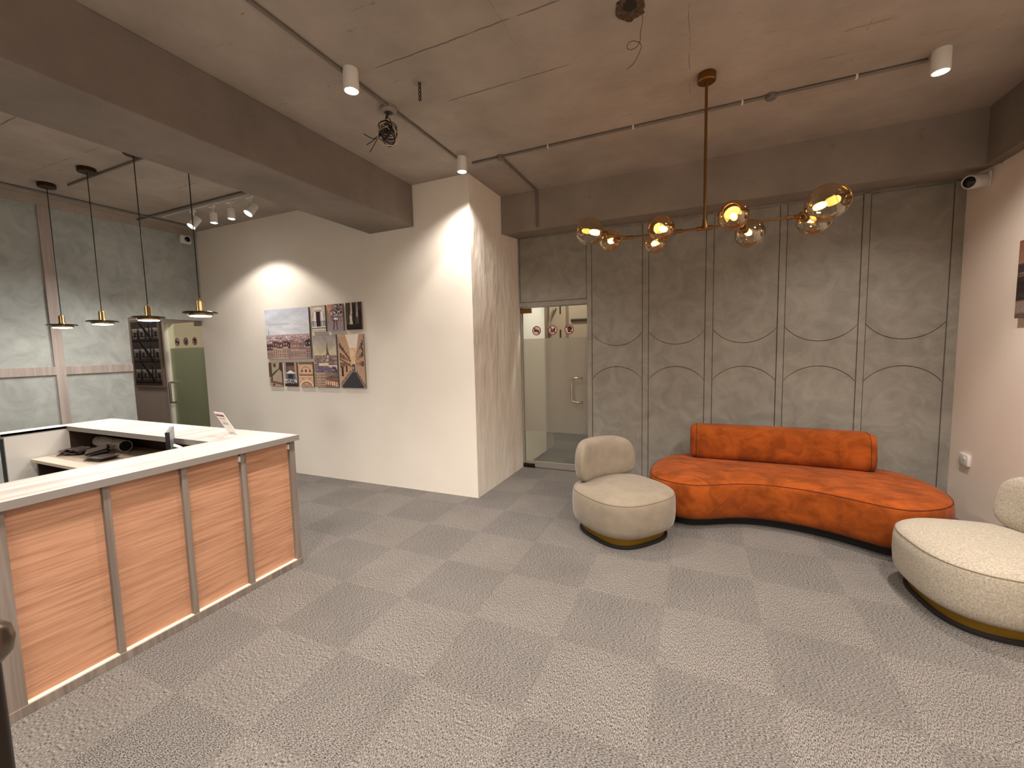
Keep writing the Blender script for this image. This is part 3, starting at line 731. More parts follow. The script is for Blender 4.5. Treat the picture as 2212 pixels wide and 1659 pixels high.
# ------------------------------------------------------------------ reception desk
XF = -2.67
dk = thing('reception_desk', 'reception desk with pale laminate top and orange wood front panels', 'desk', (-3.6, 1.2, 0))
DY0 = 0.05
poly = [(-2.645, DY0), (-2.645, 2.13), (-5.2, 2.13), (-5.2, 1.37), (-5.045, 1.37), (-5.045, 1.752), (-3.05, 1.752), (-3.05, DY0)]
ct = B().prism(poly, 'xy', 0.921, 0.959)
for f in ct.bm.faces:
    f.material_index = 0 if abs(f.normal.z) > 0.5 else 1
bmesh.ops.recalc_face_normals(ct.bm, faces=ct.bm.faces[:])
for f in ct.bm.faces:
    f.normal_update(); f.material_index = 0 if f.normal.z > 0.5 else 1
ct.done('countertop', ['counter', 'edge'], dk)
for y0, y1 in ((0.706, 1.028), (1.056, 1.374), (1.403, 1.713), (1.748, 2.064)):
    B().box(-2.705, -2.692, y0 - 0.005, y1 + 0.005, 0.045, 0.921).done('front_panel', 'front', dk)
gp = B().box(-2.705, -2.692, DY0, 0.64, 0.045, 0.921).done('front_panel', 'cement_l', dk); gp['label'] = 'pale grey panel at the near end'
for y0, y1 in ((0.64, 0.706), (1.028, 1.056), (1.374, 1.403), (1.713, 1.748), (2.064, 2.106)):
    B().box(-2.705, -2.668, y0, y1, 0.04, 0.921, bev=0.002).done('batten', 'frame', dk)
B().box(-2.72, -2.662, DY0, 2.106, 0.0, 0.044, bev=0.002).done('plinth', 'frame', dk)
for y0, y1 in ((DY0, 0.64), (0.706, 1.028), (1.056, 1.374), (1.403, 1.713), (1.748, 2.064)):
    B().box(-2.692, -2.667, y0, y1, 0.044, 0.0485).done('edge_strip', 'cream_strip', dk)
for y in (1.704, 2.055): B().box(-2.692, -2.672, y, y + 0.010, 0.865, 0.90).done('bracket', 'whitep', dk)
B().box(-2.735, -2.706, DY0, 2.106, 0.0, 0.92).done('inner_board', 'walnut', dk)
B().box(-5.2, -2.706, 2.075, 2.106, 0.0, 0.92).done('back_board', 'walnut', dk)
B().box(-5.02, -2.74, 1.505, 2.074, 0.705, 0.73, bev=0.002).done('work_surface', 'desk_in', dk)
B().box(-4.985, -4.96, 1.53, 2.07, 0.0, 0.705).done('side_board', 'walnut', dk)
B().box(-5.062, -5.042, 1.765, 2.074, 0.0, 0.92).done('side_board', 'walnut', dk)
B().box(-5.062, -5.042, 1.385, 1.764, 0.0, 0.932).done('return_panel', 'whitep', dk)
B().box(-5.2, -5.064, 1.40, 2.074, 0.0, 0.915).done('return_cabinet', 'black', dk)
B().box(-5.2, -5.045, 1.37, 1.76, 0.94, 0.9605).done('return_cap', 'whitep', dk)

# things on the desk
sh = thing('sign_holder', 'small slanted white notice with a red band, standing on the countertop', 'sign', (-3.13, 1.975, 0.959))
R_ = Matrix.Translation((-3.137, 1.978, 0.9595)) @ Matrix.Rotation(math.radians(-8), 4, 'Z')
B().box(-0.068, 0.068, -0.095, 0.0, 0, 0.003, mat=R_).done('foot', 'acrylic', sh)
TL = R_ @ Matrix.Rotation(math.radians(27), 4, 'X')
B().box(-0.068, 0.068, -0.0015, 0.0015, 0.0, 0.20, mat=TL).done('back_plate', 'acrylic', sh)
B().box(-0.063, 0.063, -0.0025, -0.0016, 0.005, 0.195, mat=TL).done('notice_paper', 'paper', sh)
B().box(-0.058, 0.058, -0.0032, -0.0026, 0.165, 0.182, mat=TL).done('red_banner', 'banner', sh)
for z, a in ((0.148, .045), (0.142, .04), (0.122, .02), (0.106, .04), (0.100, .036), (0.094, .04), (0.02, .035)):
    B().box(-a, a, -0.0032, -0.0026, z, z + 0.003, mat=TL).done('printed_line', 'ink', sh)

mo = thing('monitor', 'slim grey screen seen from behind, rising above the inner edge of the desk', 'monitor', (-3.32, 1.62, 0.73))
MR = Matrix.Translation((-3.295, 1.645, 0)) @ Matrix.Rotation(math.radians(148), 4, 'Z')
mo['label'] = 'slim grey screen with dark edge, standing on the inner desk below the countertop corner'
B().box(-0.10, 0.17, -0.011, 0.011, 0.80, 1.045, bev=0.004, mat=MR).done('screen_panel', 'monitor', mo)
B().box(-0.105, -0.10, -0.012, 0.012, 0.80, 1.045, mat=MR).done('bezel', 'black', mo)
B().box(0.17, 0.175, -0.012, 0.012, 0.80, 1.045, mat=MR).done('bezel', 'black', mo)
sb_ = B()
pr = [(0.0, 0.731), (-0.10, 0.735), (-0.13, 0.76), (-0.12, 0.83), (-0.06, 0.90), (-0.015, 0.93)]
pc = catmull([(0, a, b) for a, b in pr], 6, False)
sb_.rings([[MR @ Vector((x_, p.y, p.z + o_)) for x_, o_ in ((0.0, 0), (0.08, 0), (0.08, 0.006), (0.0, 0.006))] for p in pc])
sb_.done('stand', 'whitep', mo, 60)

ro = thing('paper_roll', 'rolled printed sheet with a dark open end lying on the inner desk', 'paper roll', (-4.75, 1.93, 0.73))
rl = B(); a0, a1 = Vector((-5.03, 1.955, 0.783)), Vector((-4.52, 1.925, 0.783))
rl.lathe([(0.044, 0), (0.05, 0.0), (0.05, (a1 - a0).length), (0.044, (a1 - a0).length)], a0, a1 - a0, 28, False, False)
rl.done('sheet', 'newsprint', ro, 40)
rl = B(); rl.lathe([(0.0435, 0.01), (0.0435, (a1 - a0).length - 0.012)], a0, a1 - a0, 28)
rl.done('dark_core', 'black', ro, 40)
for k, (x, y, a, l) in enumerate(((-4.87, 1.72, 25, 'crumpled open leaflets nearest the white panel on the inner desk'), (-4.62, 1.775, -30, 'dark folded leaflet standing behind the crumpled leaflets'), (-4.40, 1.70, 8, 'flat pile of dark papers in front of the paper roll'))):
    lf = B(); Rl = Matrix.Translation((x, y, 0.731)) @ Matrix.Rotation(math.radians(a), 4, 'Z')
    for q in range(4):
        pts = [(-.09 + .06 * i, 0.0 + .008 * q + (0.035 * math.sin(i * 1.3 + q) ** 2 if k < 2 else 0.002 * (i % 2))) for i in range(4)]
        pts = [(px, pz + .001) for px, pz in pts]
        lf.rings([[Rl @ Vector((px + .012 * q, -.06, pz)), Rl @ Vector((px + .012 * q, .07, pz + .01 * (k == 1) * q)), Rl @ Vector((px + .012 * q, .07, pz + .002 + .01 * (k == 1) * q)), Rl @ Vector((px + .012 * q, -.06, pz + .002))] for px, pz in pts])
    tag(lf.done('leaflet_pile', 'dullpaper'), l, 'papers')

# foreground post at the left edge
sp = thing('barrier_post', 'dark metal post with a rounded chrome top, cut off at the left edge', 'post', (-1.180, 0.264, 0))
B().lathe([(0.14, 0), (0.15, 0.006), (0.14, 0.02), (0.03, 0.03), (0.026, 0.05)], (-1.180, 0.264, 0), seg=32).done('base_plate', 'darksteel', sp, 30)
B().cyl((-1.180, 0.264, 0.03), (-1.180, 0.264, 1.005), 0.022, 24).done('pole', 'darksteel', sp, 40)
B().lathe([(0.028, 0.0), (0.039, 0.014), (0.043, 0.036), (0.039, 0.058), (0.026, 0.072), (0.01, 0.078)], (-1.180, 0.264, 1.000), seg=32).done('cap_ball', 'darksteel_l', sp, 60)

# ------------------------------------------------------------------ upholstery
def normals2(pts):
    n = len(pts); out = []
    for i in range(n):
        t = pts[(i + 1) % n] - pts[i - 1]; out.append(Vector((t.y, -t.x, 0)).normalized())
    return out
def inset(pts, d, nr): return [p - q * d for p, q in zip(pts, nr)]
def padded(pts, prof):
    """closed outline (counter-clockwise) swept through (inset, z) rows"""
    nr = normals2(pts); return [[(p.x, p.y, z) for p in inset(pts, d, nr)] for d, z in prof]
def crown(pts, d0, spine, rows):
    """close the top of an inset outline by shrinking it onto a spine line; rows of (share, z)"""
    P = inset(pts, d0, normals2(pts)); S = []
    for p in P:
        best = None
        for a, b in zip(spine, spine[1:]):
            a, b = Vector((*a, 0)), Vector((*b, 0)); ab = b - a
            t = max(0, min(1, (p - a).dot(ab) / max(1e-9, ab.length_squared))); q = a + ab * t
            if best is None or (q - p).length < (best - p).length: best = q
        S.append(best)
    for _ in range(30):
        S = [(S[i - 1] + S[i] * 2 + S[(i + 1) % len(S)]) / 4 for i in range(len(S))]
    return [[(p.x + (q.x - p.x) * t, p.y + (q.y - p.y) * t, z) for p, q in zip(P, S)] for t, z in rows]
# kidney-shaped sofa
so = thing('curved_sofa', 'rust orange kidney-shaped suede sofa against the panelled wall', 'sofa', (0.65, 4.25, 0))
out = [(-0.411, 3.98), (-0.335, 3.82), (-0.202, 3.734), (-0.05, 3.708), (0.099, 3.759), (0.304, 3.866), (0.500, 3.906), (0.716, 3.886), (0.920, 3.815), (1.096, 3.715), (1.205, 3.655), (1.319, 3.634), (1.454, 3.685), (1.585, 3.79), (1.672, 3.93), (1.715, 4.12), (1.705, 4.35), (1.63, 4.56), (1.46, 4.72), (1.2, 4.79), (0.8, 4.815), (0.4, 4.825), (0.05, 4.81), (-0.18, 4.735), (-0.33, 4.56), (-0.405, 4.28)]
OUT = [Vector((p.x, p.y, 0)) for p in catmull([(a, b, 0) for a, b in out], 6)]
sarea = sum(a.x * b.y - b.x * a.y for a, b in zip(OUT, OUT[1:] + OUT[:1]))
if sarea < 0: OUT.reverse()
SPINE = [(-0.02, 4.25), (0.30, 4.33), (0.65, 4.36), (1.0, 4.30), (1.30, 4.18)]
B().rings(padded(OUT, [(0.105, 0.0), (0.10, 0.07)])).done('plinth', 'black', so)
B().rings(padded(OUT, [(0.12, 0.068), (0.07, 0.07), (0.035, 0.082), (0.010, 0.11), (0.0, 0.15), (-0.004, 0.22), (-0.002, 0.32), (0.004, 0.365), (0.012, 0.380), (0.026, 0.393), (0.055, 0.405)]) + crown(OUT, 0.055, SPINE, [(.1, .412), (.22, .418), (.36, .422), (.52, .425), (.70, .427), (.86, .428), (.95, .428)])).done('seat', 'orange', so, 60)
nr_ = normals2(OUT)
B().tube([(p.x, p.y, 0.381) for p in inset(OUT, 0.012, nr_)], 0.0035, 6, True).done('seam_piping', 'orange_dark', so, 60)
def sgn(v, e): return math.copysign(abs(v) ** e, v)
def squad(rx, ry, rz, ex, ey, ez, nu=56, nv=28):
    """soft box: cross-section and end rounding set by the exponents"""
    rr = []
    for j in range(nv + 1):
        v = -math.pi / 2 + math.pi * j / nv; v = max(-math.pi / 2 + 1e-3, min(math.pi / 2 - 1e-3, v)); row = []
        for i in range(nu):
            u = 2 * math.pi * i / nu
            row.append(Vector((rx * sgn(math.sin(v), ex), ry * sgn(math.cos(v), ey) * sgn(math.cos(u), ez), rz * sgn(math.cos(v), ey) * sgn(math.sin(u), ez))))
        rr.append(row)
    return rr
def bolster():
    # rows along x, densest near the ends
    rr = []; nu = 48; L_ = 0.735
    xs = [-1, -.995, -.985, -.97, -.95, -.92, -.88] + [-.8 + .1 * k for k in range(17)] + [.88, .92, .95, .97, .985, .995, 1]
    for t in xs:
        e = max(0.0, (abs(t) - 0.86) / 0.14); k = (1 - e ** 2.6) ** (1 / 2.6) if e < 1 else 0.0
        k = 0.30 + 0.70 * k
        if abs(t) == 1: k = 0.28
        row = []
        for i in range(nu):
            u = 2 * math.pi * i / nu
            y = 0.135 * sgn(math.cos(u), 0.62); z = 0.165 * sgn(math.sin(u), 0.62)
            lean = 0.018 * (z / 0.165)
            row.append(Vector((0.655 + L_ * t + 0.0, 4.585 + y * k + lean - 0.05 * max(0, t) ** 2, 0.580 + z * (0.55 + 0.45 * k) )))
        rr.append(row)
    return rr
bo = B().rings(bolster()).done('backrest', 'orange', so, 75)
rowsb = bolster()
for t in (5, len(rowsb) - 6):
    B().tube([p + Vector((0, 0, 0)) for p in rowsb[t]], 0.003, 5, True).done('seam_piping', 'orange_dark', so, 60)
B().box(0.30, 0.42, 4.02, 4.06, 0.035, 0.062).done('label_tag', 'cream', so)['label'] = 'cream tag under the front edge'

# lounge chairs: facing local -y
def superell(hx, hy, n, k=72):
    return [Vector((hx * sgn(math.cos(2 * math.pi * i / k), 2 / n), hy * sgn(math.sin(2 * math.pi * i / k), 2 / n), 0)) for i in range(k)]
def lounge(label, loc, rz, fab, pipe, hx=0.375, hy=0.375, n=2.75, sc=1.0, hs=1.0):
    c = thing('lounge_chair', label, 'chair', loc, 'armless lounge chairs', rz)
    P = superell(hx, hy, n)
    K = dict(world=False)
    B().rings(padded(P, [(0.062, 0.0), (0.058, 0.004), (0.058, 0.022), (0.062, 0.025)])).done('base_plate', 'black', c, 40, **K)
    B().rings(padded(P, [(0.078, 0.024), (0.078, 0.085)])).done('base_band', 'brass_band', c, 40, **K)
    B().rings(padded(P, [(0.10, 0.082), (0.06, 0.084), (0.03, 0.094), (0.010, 0.118), (0.001, 0.155), (-0.004, 0.22), (-0.003, 0.30), (0.002, 0.34), (0.008, 0.357), (0.018, 0.370), (0.045, 0.386)]) + crown(P, 0.045, [(-.02, 0), (.02, 0)], [(.12, .398), (.28, .409), (.45, .416), (.65, .420), (.85, .422), (.95, .422)])).done('seat', fab, c, 60, **K)
    B().tube([(p.x, p.y, 0.3575) for p in inset(P, 0.0075, normals2(P))], 0.003, 6, True).done('seam_piping', pipe, c, 60, **K)
    rr = []
    for row in squad(0.305, 0.080, 0.176, 0.42, 0.50, 0.62):
        q = []
        for p in row:
            lean = 0.10 * (p.z + 0.17); bend = -1.05 * p.x * p.x
            q.append(Vector((p.x * (1.0 - 0.10 * max(0, p.z / 0.17)), p.y + 0.282 + bend + lean, p.z + 0.566)))
        rr.append(q)
    B().rings(rr).done('backrest', fab, c, 70, **K)
    return c
lounge('beige velvet armless chair in front of the clear glass door', (-0.575, 3.50, 0), math.radians(52), 'beige', 'beige_pipe')
lounge('cream woven armless chair cut off at the right edge, brass band at its foot', (1.535, 3.185, 0), math.radians(-84), 'boucle', 'beige_pipe', 0.40, 0.40)

# ------------------------------------------------------------------ chandelier
HUB = Vector((0.015, 3.12, 2.30))
ch = thing('chandelier', 'brass bar chandelier with eight amber glass globes', 'chandelier', (HUB.x, HUB.y, ZC))
B().lathe([(0.054, 0), (0.056, -0.003), (0.056, -0.045), (0.050, -0.05), (0.012, -0.052), (0.010, -0.075)], (HUB.x, HUB.y, ZC), seg=32).done('canopy', 'brass_dark', ch, 35)
B().cyl((HUB.x, HUB.y, 2.33), (HUB.x, HUB.y, ZC - 0.05), 0.009, 14).done('rod', 'brass_dark', ch, 60)
B().lathe([(0.022, 0), (0.022, 0.012), (0.014, 0.03), (0.011, 0.06)], (HUB.x, HUB.y, 2.295), seg=16).cyl((HUB.x - 0.05, HUB.y, 2.30), (HUB.x + 0.05, HUB.y, 2.30), 0.013, 14).done('tee_joint', 'brass_dark', ch, 40)
B().cyl((-0.50, HUB.y - 0.0, 2.30), (0.53, HUB.y, 2.30), 0.007, 12).done('bar', 'brass_dark', ch, 60)
hubs = {'L': -0.470, 'ML': -0.150, 'MR': 0.205, 'R': 0.505}
for k, x in hubs.items():
    B().cyl((x - 0.035, HUB.y, 2.30), (x + 0.035, HUB.y, 2.30), 0.0125, 14).done('arm_joint', 'brass_dark', ch, 40)
globes = [('L', (-0.722, 3.030, 2.352), 0.094, 'smoke', 0.0), ('L', (-0.624, 3.262, 2.324), 0.076, 'amber', 0), ('ML', (-0.239, 2.940, 2.287), 0.080, 'amber', 0), ('ML', (-0.308, 3.255, 2.269), 0.072, 'amber', 0),
          ('MR', (0.170, 2.930, 2.309), 0.086, 'amber', 0), ('MR', (0.294, 3.300, 2.271), 0.090, 'smoke', 0), ('R', (0.640, 2.955, 2.315), 0.102, 'smoke', 0), ('R', (0.645, 3.265, 2.302), 0.095, 'smoke', 0)]
for hk, c_, r, gm, _ in globes:
    h_ = Vector((hubs[hk], HUB.y, 2.30)); c_ = Vector(c_); ax = (c_ - h_).normalized(); dist = (c_ - h_).length
    st = max(0.03, dist - r - 0.03)
    s0 = B().cyl(h_, h_ + ax * (st + 0.01), 0.006, 10).lathe([(0.012, 0), (0.022, 0.006), (0.022, 0.045), (0.016, 0.055)], h_ + ax * st, ax, 18).done('lamp_socket', 'brass_dark', ch, 40)
    prof = []
    for q in range(20):
        a = math.pi * (0.07 + 0.74 * q / 19)
        prof.append((r * math.sin(a) * (1.0 + 0.04 * math.cos(a)), -r * 1.1 * math.cos(a)))
    gb = B(); gb.lathe(prof, c_, ax, 36, False, False)
    g_ = gb.done('globe_shade', gm, ch, 180)
    # bright cut rim
    rr_, rz_ = prof[-1]
    qm = Vector((0, 0, 1)).rotation_difference(ax).to_matrix()
    B().tube([c_ + qm @ Vector((rr_ * math.cos(2 * math.pi * i / 32), rr_ * math.sin(2 * math.pi * i / 32), rz_)) for i in range(32)], 0.0022, 6, True).done('glass_rim', 'amber', g_, 60)
    b0 = h_ + ax * (st + 0.05)
    B().lathe([(0.008, 0), (0.017, 0.012), (0.020, 0.03), (0.019, 0.055), (0.012, 0.072), (0.004, 0.077)], b0, ax, 14).done('bulb', 'bulb', s0, 60)

# ------------------------------------------------------------------ pendants over the counter
def pendant(x, label):
    y = 2.09; zb = 1.862
    p = thing('pendant_lamp', label, 'lamp', (x, y, ZC), 'pendant lamps over the counter')
    B().lathe([(0.066, 0), (0.068, -0.004), (0.068, -0.036), (0.062, -0.042), (0.01, -0.044)], (x, y, ZC), seg=28).done('canopy', 'bronze', p, 35)
    B().cyl((x, y, zb + 0.125), (x, y, ZC - 0.03), 0.0038, 8).done('cord', 'black', p, 60)
    B().lathe([(0.034, 0.022), (0.030, 0.028), (0.024, 0.038), (0.0235, 0.105), (0.020, 0.112), (0.007, 0.114), (0.006, 0.13)], (x, y, zb), seg=24).done('lamp_socket', 'brass', p, 35)
    B().lathe([(0.03, 0.024), (0.108, 0.026), (0.116, 0.020), (0.116, 0.014), (0.108, 0.012), (0.07, 0.010)], (x, y, zb), seg=40).done('shade_disc', 'blackgloss', p, 40)
    B().lathe([(0.078, 0.012), (0.082, 0.008), (0.080, -0.004), (0.074, -0.006)], (x, y, zb), seg=36, cap0=False, cap1=False).done('brass_ring', 'brass', p, 50)
    B().lathe([(0.074, -0.003), (0.068, -0.010), (0.03, -0.014), (0.002, -0.015)], (x, y, zb), seg=32).done('diffuser', 'led', p, 60)
    return p
for x, l in ((-5.86, 'black disc pendant with brass socket, first from the left'), (-5.085, 'black disc pendant with brass socket, second from the left'),
             (-4.325, 'black disc pendant with brass socket hanging before the fire escape poster'), (-3.605, 'black disc pendant with brass socket, the rightmost, hanging highest in the photo')):
    pendant(x, l)

# ------------------------------------------------------------------ ceiling fixtures
def downlight(x, y, label):
    d = thing('ceiling_downlight', label, 'lamp', (x, y, ZC), 'white cylinder ceiling lamps')
    zb = ZC - 0.125
    B().lathe([(0.045, ZC - zb), (0.046, 0.004), (0.044, 0.0), (0.040, 0.0), (0.036, 0.02), (0.022, 0.035)], (x, y, zb), seg=36, cap0=True, cap1=True).done('housing', 'whitep', d, 35)
    B().lathe([(0.0405, 0.001), (0.0375, 0.012), (0.034, 0.019)], (x, y, zb), seg=30, cap0=False, cap1=False).done('reflector', 'led_warm', d, 60)
    B().lathe([(0.018, 0.030), (0.012, 0.024), (0.002, 0.022)], (x, y, zb), seg=20).done('lamp_lens', 'led_hot', d, 60)
downlight(*DOWN[0], 'white cylinder ceiling lamp beside the middle beam, nearest the coil of loose wire')
downlight(*DOWN[1], 'white cylinder ceiling lamp in front of the top corner of the cream wall')
downlight(*DOWN[2], 'white cylinder ceiling lamp at the right end of the conduit')

tr = thing('lighting_track', 'white track on the ceiling carrying four spotlights', 'track', (-5.2, 3.16, ZC))
B().box(-6.02, -4.36, 3.143, 3.177, ZC - 0.02, ZC, bev=0.002).done('rail', 'whitep', tr)
B().box(-6.0, -4.38, 3.155, 3.165, ZC - 0.0215, ZC - 0.0195).done('slot', 'black', tr)
def tspot(x, aim, l, hot, r=0.045, ln=0.13):
    t = thing('track_spotlight', l, 'lamp', (x, 3.16, ZC), 'track spotlights')
    B().box(x - 0.06, x + 0.04, 3.146, 3.174, ZC - 0.04, ZC - 0.0205, bev=0.004).done('track_adapter', 'whitep', t)
    pv = Vector((x + 0.01, 3.16, ZC - 0.16)); ax = (Vector(aim) - pv).normalized()
    B().cyl((x + 0.01, 3.16, ZC - 0.035), (x + 0.01, 3.16, ZC - 0.15), 0.012, 10).done('stem', 'whitep', t, 40)
    B().lathe([(0.03, -ln * .55), (r, -ln * .5), (r, ln * .5), (r - 0.004, ln * .5), (r - 0.006, ln * .4)], pv, ax, 26).done('lamp_head', 'whitep', t, 35)
    B().lathe([(r - 0.003, ln * .46), (r * .6, ln * .53), (0.004, ln * .56)], pv, ax, 24).done('lamp_lens', hot, t, 60)
tspot(-5.43, (-5.48, 2.70, 2.42), 'track spotlight at the left end, tilted towards the counter', 'led_hot')
tspot(-5.07, (-5.05, 3.1, 1.0), 'dim track spotlight, second from the left, hanging straight', 'led', 0.036, 0.11)
tspot(-4.76, (-4.74, 3.15, 1.0), 'track spotlight with brass-coloured front, third from the left', 'led_warm', 0.036, 0.11)
tspot(-4.43, (-4.48, 2.70, 2.42), 'track spotlight at the right end, tilted towards the counter', 'led_hot')

# conduits
cd = B().cyl((-2.005, -3.4, ZC - 0.011), (-2.005, 3.40, ZC - 0.011), 0.011, 10).done('conduit', 'conduit', None, 40)
tag(cd, 'long grey ceiling conduit running beside the middle beam', 'conduit')
cd = thing('conduit', 'grey ceiling conduit running right past the chandelier, with a branch down the back beam', 'conduit', (-0.3, 3.55, ZC))
B().cyl((-1.93, 3.56, ZC - 0.011), (1.25, 3.56, ZC - 0.011), 0.011, 10).done('pipe', 'conduit', cd, 40)
pts = catmull([(-1.645, 3.56, ZC - 0.011), (-1.645, 4.2, ZC - 0.011), (-1.645, 4.44, ZC - 0.012), (-1.645, 4.47, ZC - 0.03), (-1.645, 4.473, ZC - 0.08), (-1.645, 4.473, 2.86)], 5, False)
B().tube(pts, 0.011, 10).done('branch_pipe', 'conduit', cd, 40)
B().lathe([(0.032, 0), (0.034, -0.03), (0.03, -0.034)], (-1.645, 3.56, ZC), seg=20).done('junction_box', 'conduit', cd, 40)
B().lathe([(0.032, 0), (0.034, -0.03), (0.03, -0.034)], (0.425, 3.56, ZC), seg=20).done('junction_box', 'conduit', cd, 40)
for x in (-1.2, -0.5, 0.25, 0.9): B().box(x - 0.006, x + 0.006, 3.547, 3.573, ZC - 0.023, ZC).done('clip', 'whitep', cd)
cd = B().cyl((-6.62, 3.075, ZC - 0.014), (-4.40, 3.075, ZC - 0.014), 0.012, 10).done('conduit', 'conduit', None, 40)
tag(cd, 'dark conduit on the ceiling just behind the spotlight track', 'conduit'); cd.location = (0.22, 0, 0)
cd = B().cyl((-6.165, -3.4, ZC - 0.012), (-6.165, 3.60, ZC - 0.012), 0.012, 10).done('conduit', 'conduit', None, 40)
tag(cd, 'dark ceiling conduit along the grey left wall', 'conduit')
cd = B().tube(catmull([(-5.70, 2.19, ZC - 0.01), (-5.5, 2.19, ZC - 0.01), (-5.1, 2.19, ZC - 0.01), (-4.4, 2.19, ZC - 0.01), (-3.4, 2.19, ZC - 0.01)], 5, False), 0.010, 8).done('conduit', 'conduit', None, 40)
tag(cd, 'dark conduit linking the ceiling roses of the pendant lamps', 'conduit')

# loose wiring
cw = thing('wire_coil', 'coil of loose black and cream wires hanging from a ceiling box', 'wires', (-2.03, 2.53, ZC))
B().lathe([(0.055, 0), (0.058, -0.02), (0.05, -0.032), (0.03, -0.034), (0.028, -0.02)], (-2.03, 2.53, ZC), seg=24).done('ceiling_box', 'plaster_p', cw, 40)
B().lathe([(0.027, -0.0345), (0.02, -0.036), (0.002, -0.036)], (-2.03, 2.53, ZC), seg=18).done('box_hole', 'black', cw, 40)
def wires(seed, n, r, mat, nm):
    rnd = random.Random(seed); b = B()
    cxy = Vector((-2.02, 2.50, 3.085))
    for k in range(n):
        rad = rnd.uniform(0.040, 0.068); tilt = rnd.uniform(-0.5, 0.35); dz = rnd.uniform(-0.045, 0.03); ph = rnd.uniform(0, 6.28)
        pts = []
        for i in range(20):
            a = 2 * math.pi * i / 20
            pts.append(cxy + Vector((rad * math.cos(a) * 0.95 + 0.01 * tilt, 0.04 * math.cos(a + ph) , dz + rad * math.sin(a) * (0.75 + 0.2 * tilt) + 0.35 * tilt * rad * math.cos(a))))
        b.tube(pts, r, 5, True)
    return b
wires(1, 15, 0.0034, 'black', 'x').done('black_wires', 'black', cw, 60)
wires(2, 6, 0.0030, 'cream', 'x').done('cream_wires', 'cream', cw, 60)
wires(3, 4, 0.0032, 'brownwire', 'x').done('brown_wires', 'brownwire', cw, 60)
tl = B(); tl.tube(catmull([(-2.03, 2.53, ZC - 0.03), (-2.045, 2.52, 3.18), (-2.04, 2.51, 3.13)], 5, False), 0.008, 6)
for e, m_ in (((-2.20, 2.46, 3.085), (-2.12, 2.48, 3.045)), ((-2.18, 2.46, 3.005), (-2.11, 2.48, 3.045)), ((-2.145, 2.45, 2.945), (-2.10, 2.47, 3.02))):
    tl.tube(catmull([(-2.05, 2.50, 3.12), m_, e], 6, False), 0.003, 5)
tl.done('wire_tails', 'black', cw, 60)

wt = thing('wire_stub', 'short twisted dark wire poking out of a round plaster patch on the ceiling', 'wires', (-1.66, 2.385, ZC))
B().lathe([(0.045, 0), (0.042, -0.004), (0.02, -0.005)], (-1.66, 2.385, ZC), seg=24).done('plaster_patch', 'plaster_p', wt, 40)
ws = B()
for ph in (0, 2.1, 4.2):
    ws.tube([(-1.66 + 0.008 * math.cos(ph + i * .9), 2.385 + 0.008 * math.sin(ph + i * .9), ZC - 0.004 - 0.011 * i) for i in range(11)], 0.003, 5)
ws.done('twisted_wires', 'black', wt, 60)

hl = thing('ceiling_hole', 'ragged broken hole in the ceiling with a thin curling wire', 'hole', (-0.345, 2.36, ZC))
rnd = random.Random(4); hb = B()
o1 = [(-0.345 + (0.072 + rnd.uniform(-.008, .01)) * math.cos(a), 2.36 + (0.085 + rnd.uniform(-.01, .01)) * math.sin(a)) for a in [2 * math.pi * k / 26 for k in range(26)]]
i1 = [(-0.345 + 0.5 * (x + 0.345), 2.345 + 0.45 * (y - 2.36)) for x, y in o1]
hb.rings([[(x, y, ZC - 0.0005) for x, y in o1], [(x * .97 - 0.345 * .03, y, ZC - 0.007) for x, y in o1], [(x, y, ZC - 0.002) for x, y in i1]], True, False, False)
hb.done('broken_rim', 'broken', hl, 60)
B().prism(i1, 'xy', ZC - 0.0024, ZC - 0.001).done('dark_hole', 'black', hl)
wp = [(-0.30, 2.40, ZC - .004), (-0.293, 2.42, 3.22), (-0.305, 2.43, 3.17), (-0.31, 2.44, 3.125), (-0.335, 2.44, 3.103), (-0.365, 2.44, 3.105), (-0.375, 2.44, 3.125), (-0.355, 2.44, 3.142), (-0.32, 2.44, 3.13), (-0.302, 2.44, 3.105), (-0.315, 2.44, 3.07), (-0.34, 2.44, 3.03), (-0.375, 2.44, 3.01)]
B().tube(catmull(wp, 6, False), 0.0016, 5).done('curling_wire', 'brownwire', hl, 60)

# formwork seams and cracks in the concrete: thin ragged ridges, part of the ceiling
def crack(pts, w0, seed, n=70):
    rnd = random.Random(seed); b = B()
    P = [Vector((x, y, 0)) for x, y in pts]
    tot = (P[-1] - P[0]).length; d = (P[-1] - P[0]).normalized(); nrm = Vector((-d.y, d.x, 0)); cur = []
    rows = []; k = 0.0; gate = 0.5
    for i in range(n + 1):
        t = i / n; gate += rnd.uniform(-.35, .35); gate = max(0, min(1, gate)); wd = w0 * (0.05 + 0.9 * (gate - 0.4)) if gate > 0.42 else 0.0
        k = k * .8 + rnd.uniform(-.002, .002)
        c = P[0] + d * tot * t + nrm * k
        rows.append((c, wd))
    for (c, a), (c2, b2) in zip(rows, rows[1:]):
        if a > 0 and b2 > 0:
            z = ZC - 0.0012
            b.bm.faces.new([b.bm.verts.new((q.x, q.y, z)) for q in (c + nrm * a, c2 + nrm * b2, c2 - nrm * b2, c - nrm * a)])
    return b
cr = bmesh.new()
ceil = bpy.data.objects['ceiling']
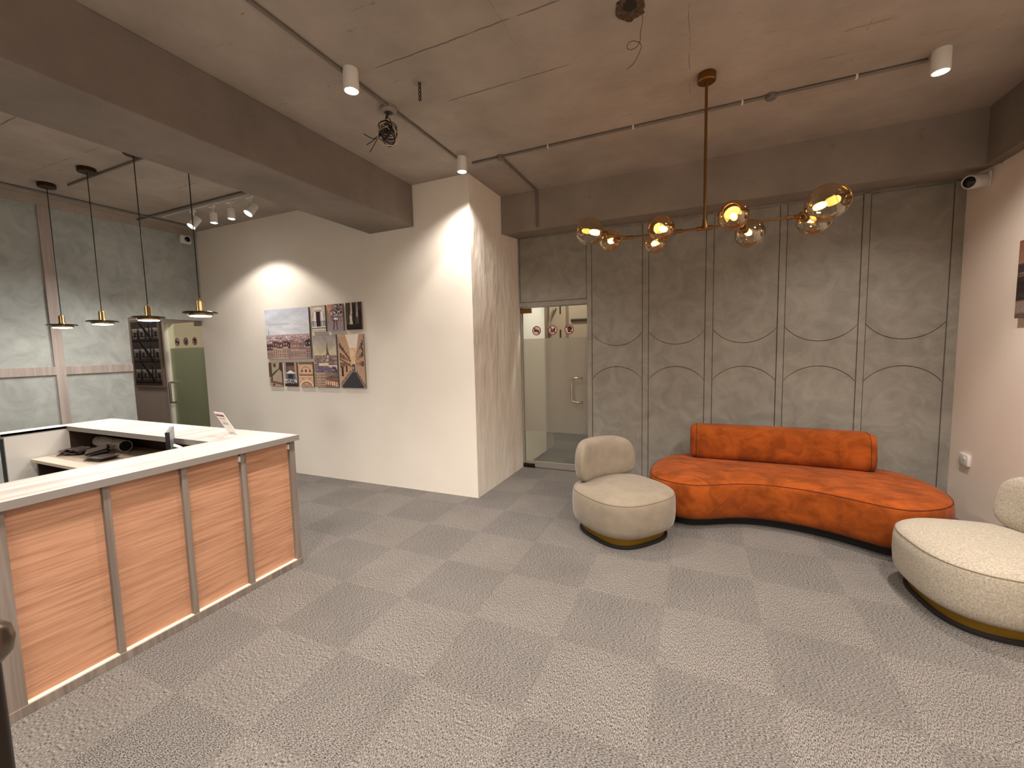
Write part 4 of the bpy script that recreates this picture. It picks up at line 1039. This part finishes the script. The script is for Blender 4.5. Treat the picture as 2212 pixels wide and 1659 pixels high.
for i, (pts, wd) in enumerate((([(-1.95, 2.16), (-0.4, 2.16)], 0.006), ([(-2.0, 2.645), (0.5, 2.65)], 0.006), ([(-0.97, 1.9), (-0.98, 3.35)], 0.002), ([(-0.07, 2.2), (-0.09, 3.4)], 0.003), ([(0.82, 2.6), (0.825, 3.5)], 0.003), ([(-0.2, 3.28), (0.9, 3.277)], 0.005),
                               ([(-2.7, 1.55), (-2.0, 1.55)], 0.006), ([(-4.7, 1.46), (-3.4, 1.47)], 0.006), ([(-5.6, 2.745), (-3.4, 2.70)], 0.006), ([(-2.75, 2.19), (-2.2, 2.16)], 0.012), ([(-2.75, 2.16), (-2.3, 2.22)], 0.006), ([(-6.0, 1.9), (-4.3, 1.95)], 0.004), ([(-5.0, 2.40), (-4.8, 2.44)], 0.007), ([(-3.4, 0.9), (-3.36, 3.7)], 0.004), ([(0.7, 3.05), (1.6, 3.02)], 0.003))):
    crack(pts, wd, i + 3).done('crack_line', 'stain', ceil)

# ------------------------------------------------------------------ small wall things
cam1 = thing('security_camera', 'white bullet camera under the beam in the right corner', 'camera', (XR, 4.66, 2.77), 'security cameras')
B().box(2.02, XR, 4.60, 4.72, 2.715, 2.83, bev=0.008).done('wall_plate', 'whitep', cam1)
axc = Vector((-0.78, -0.6, -0.16)).normalized(); p0 = Vector((2.01, 4.655, 2.772))
B().lathe([(0.05, -0.01), (0.054, 0.01), (0.054, 0.14), (0.047, 0.155), (0.041, 0.15)], p0, axc, 26).done('body', 'whitep', cam1, 35)
B().lathe([(0.041, 0.151), (0.03, 0.156), (0.003, 0.157)], p0, axc, 22).done('lens', 'blackgloss', cam1, 50)
cam2 = thing('security_camera', 'white square camera high on the grey left wall beside the corner', 'camera', (XL, 3.60, 3.10), 'security cameras')
B().box(XL, XL + 0.05, 3.535, 3.665, 3.06, 3.17, bev=0.012).done('housing', 'whitep', cam2, 40)
B().lathe([(0.032, 0), (0.034, 0.012), (0.026, 0.018), (0.003, 0.02)], (XL + 0.048, 3.61, 3.115), (1, 0, 0), 22).done('lens', 'blackgloss', cam2, 50)
sk = thing('wall_socket', 'white square socket low on the beige right wall', 'socket', (XR, 4.685, 0.53))
B().box(XR - 0.022, XR, 4.62, 4.752, 0.485, 0.580, bev=0.004).done('face_plate', 'whitep', sk, 40)
B().box(XR - 0.026, XR - 0.021, 4.655, 4.675, 0.535, 0.560, bev=0.001).done('switch', 'cream_strip', sk)
hh = B()
for y, z in ((4.705, 0.548), (4.692, 0.524), (4.718, 0.524)): hh.box(XR - 0.0226, XR - 0.0218, y, y + 0.007, z, z + 0.009)
hh.done('socket_holes', 'ink', sk)
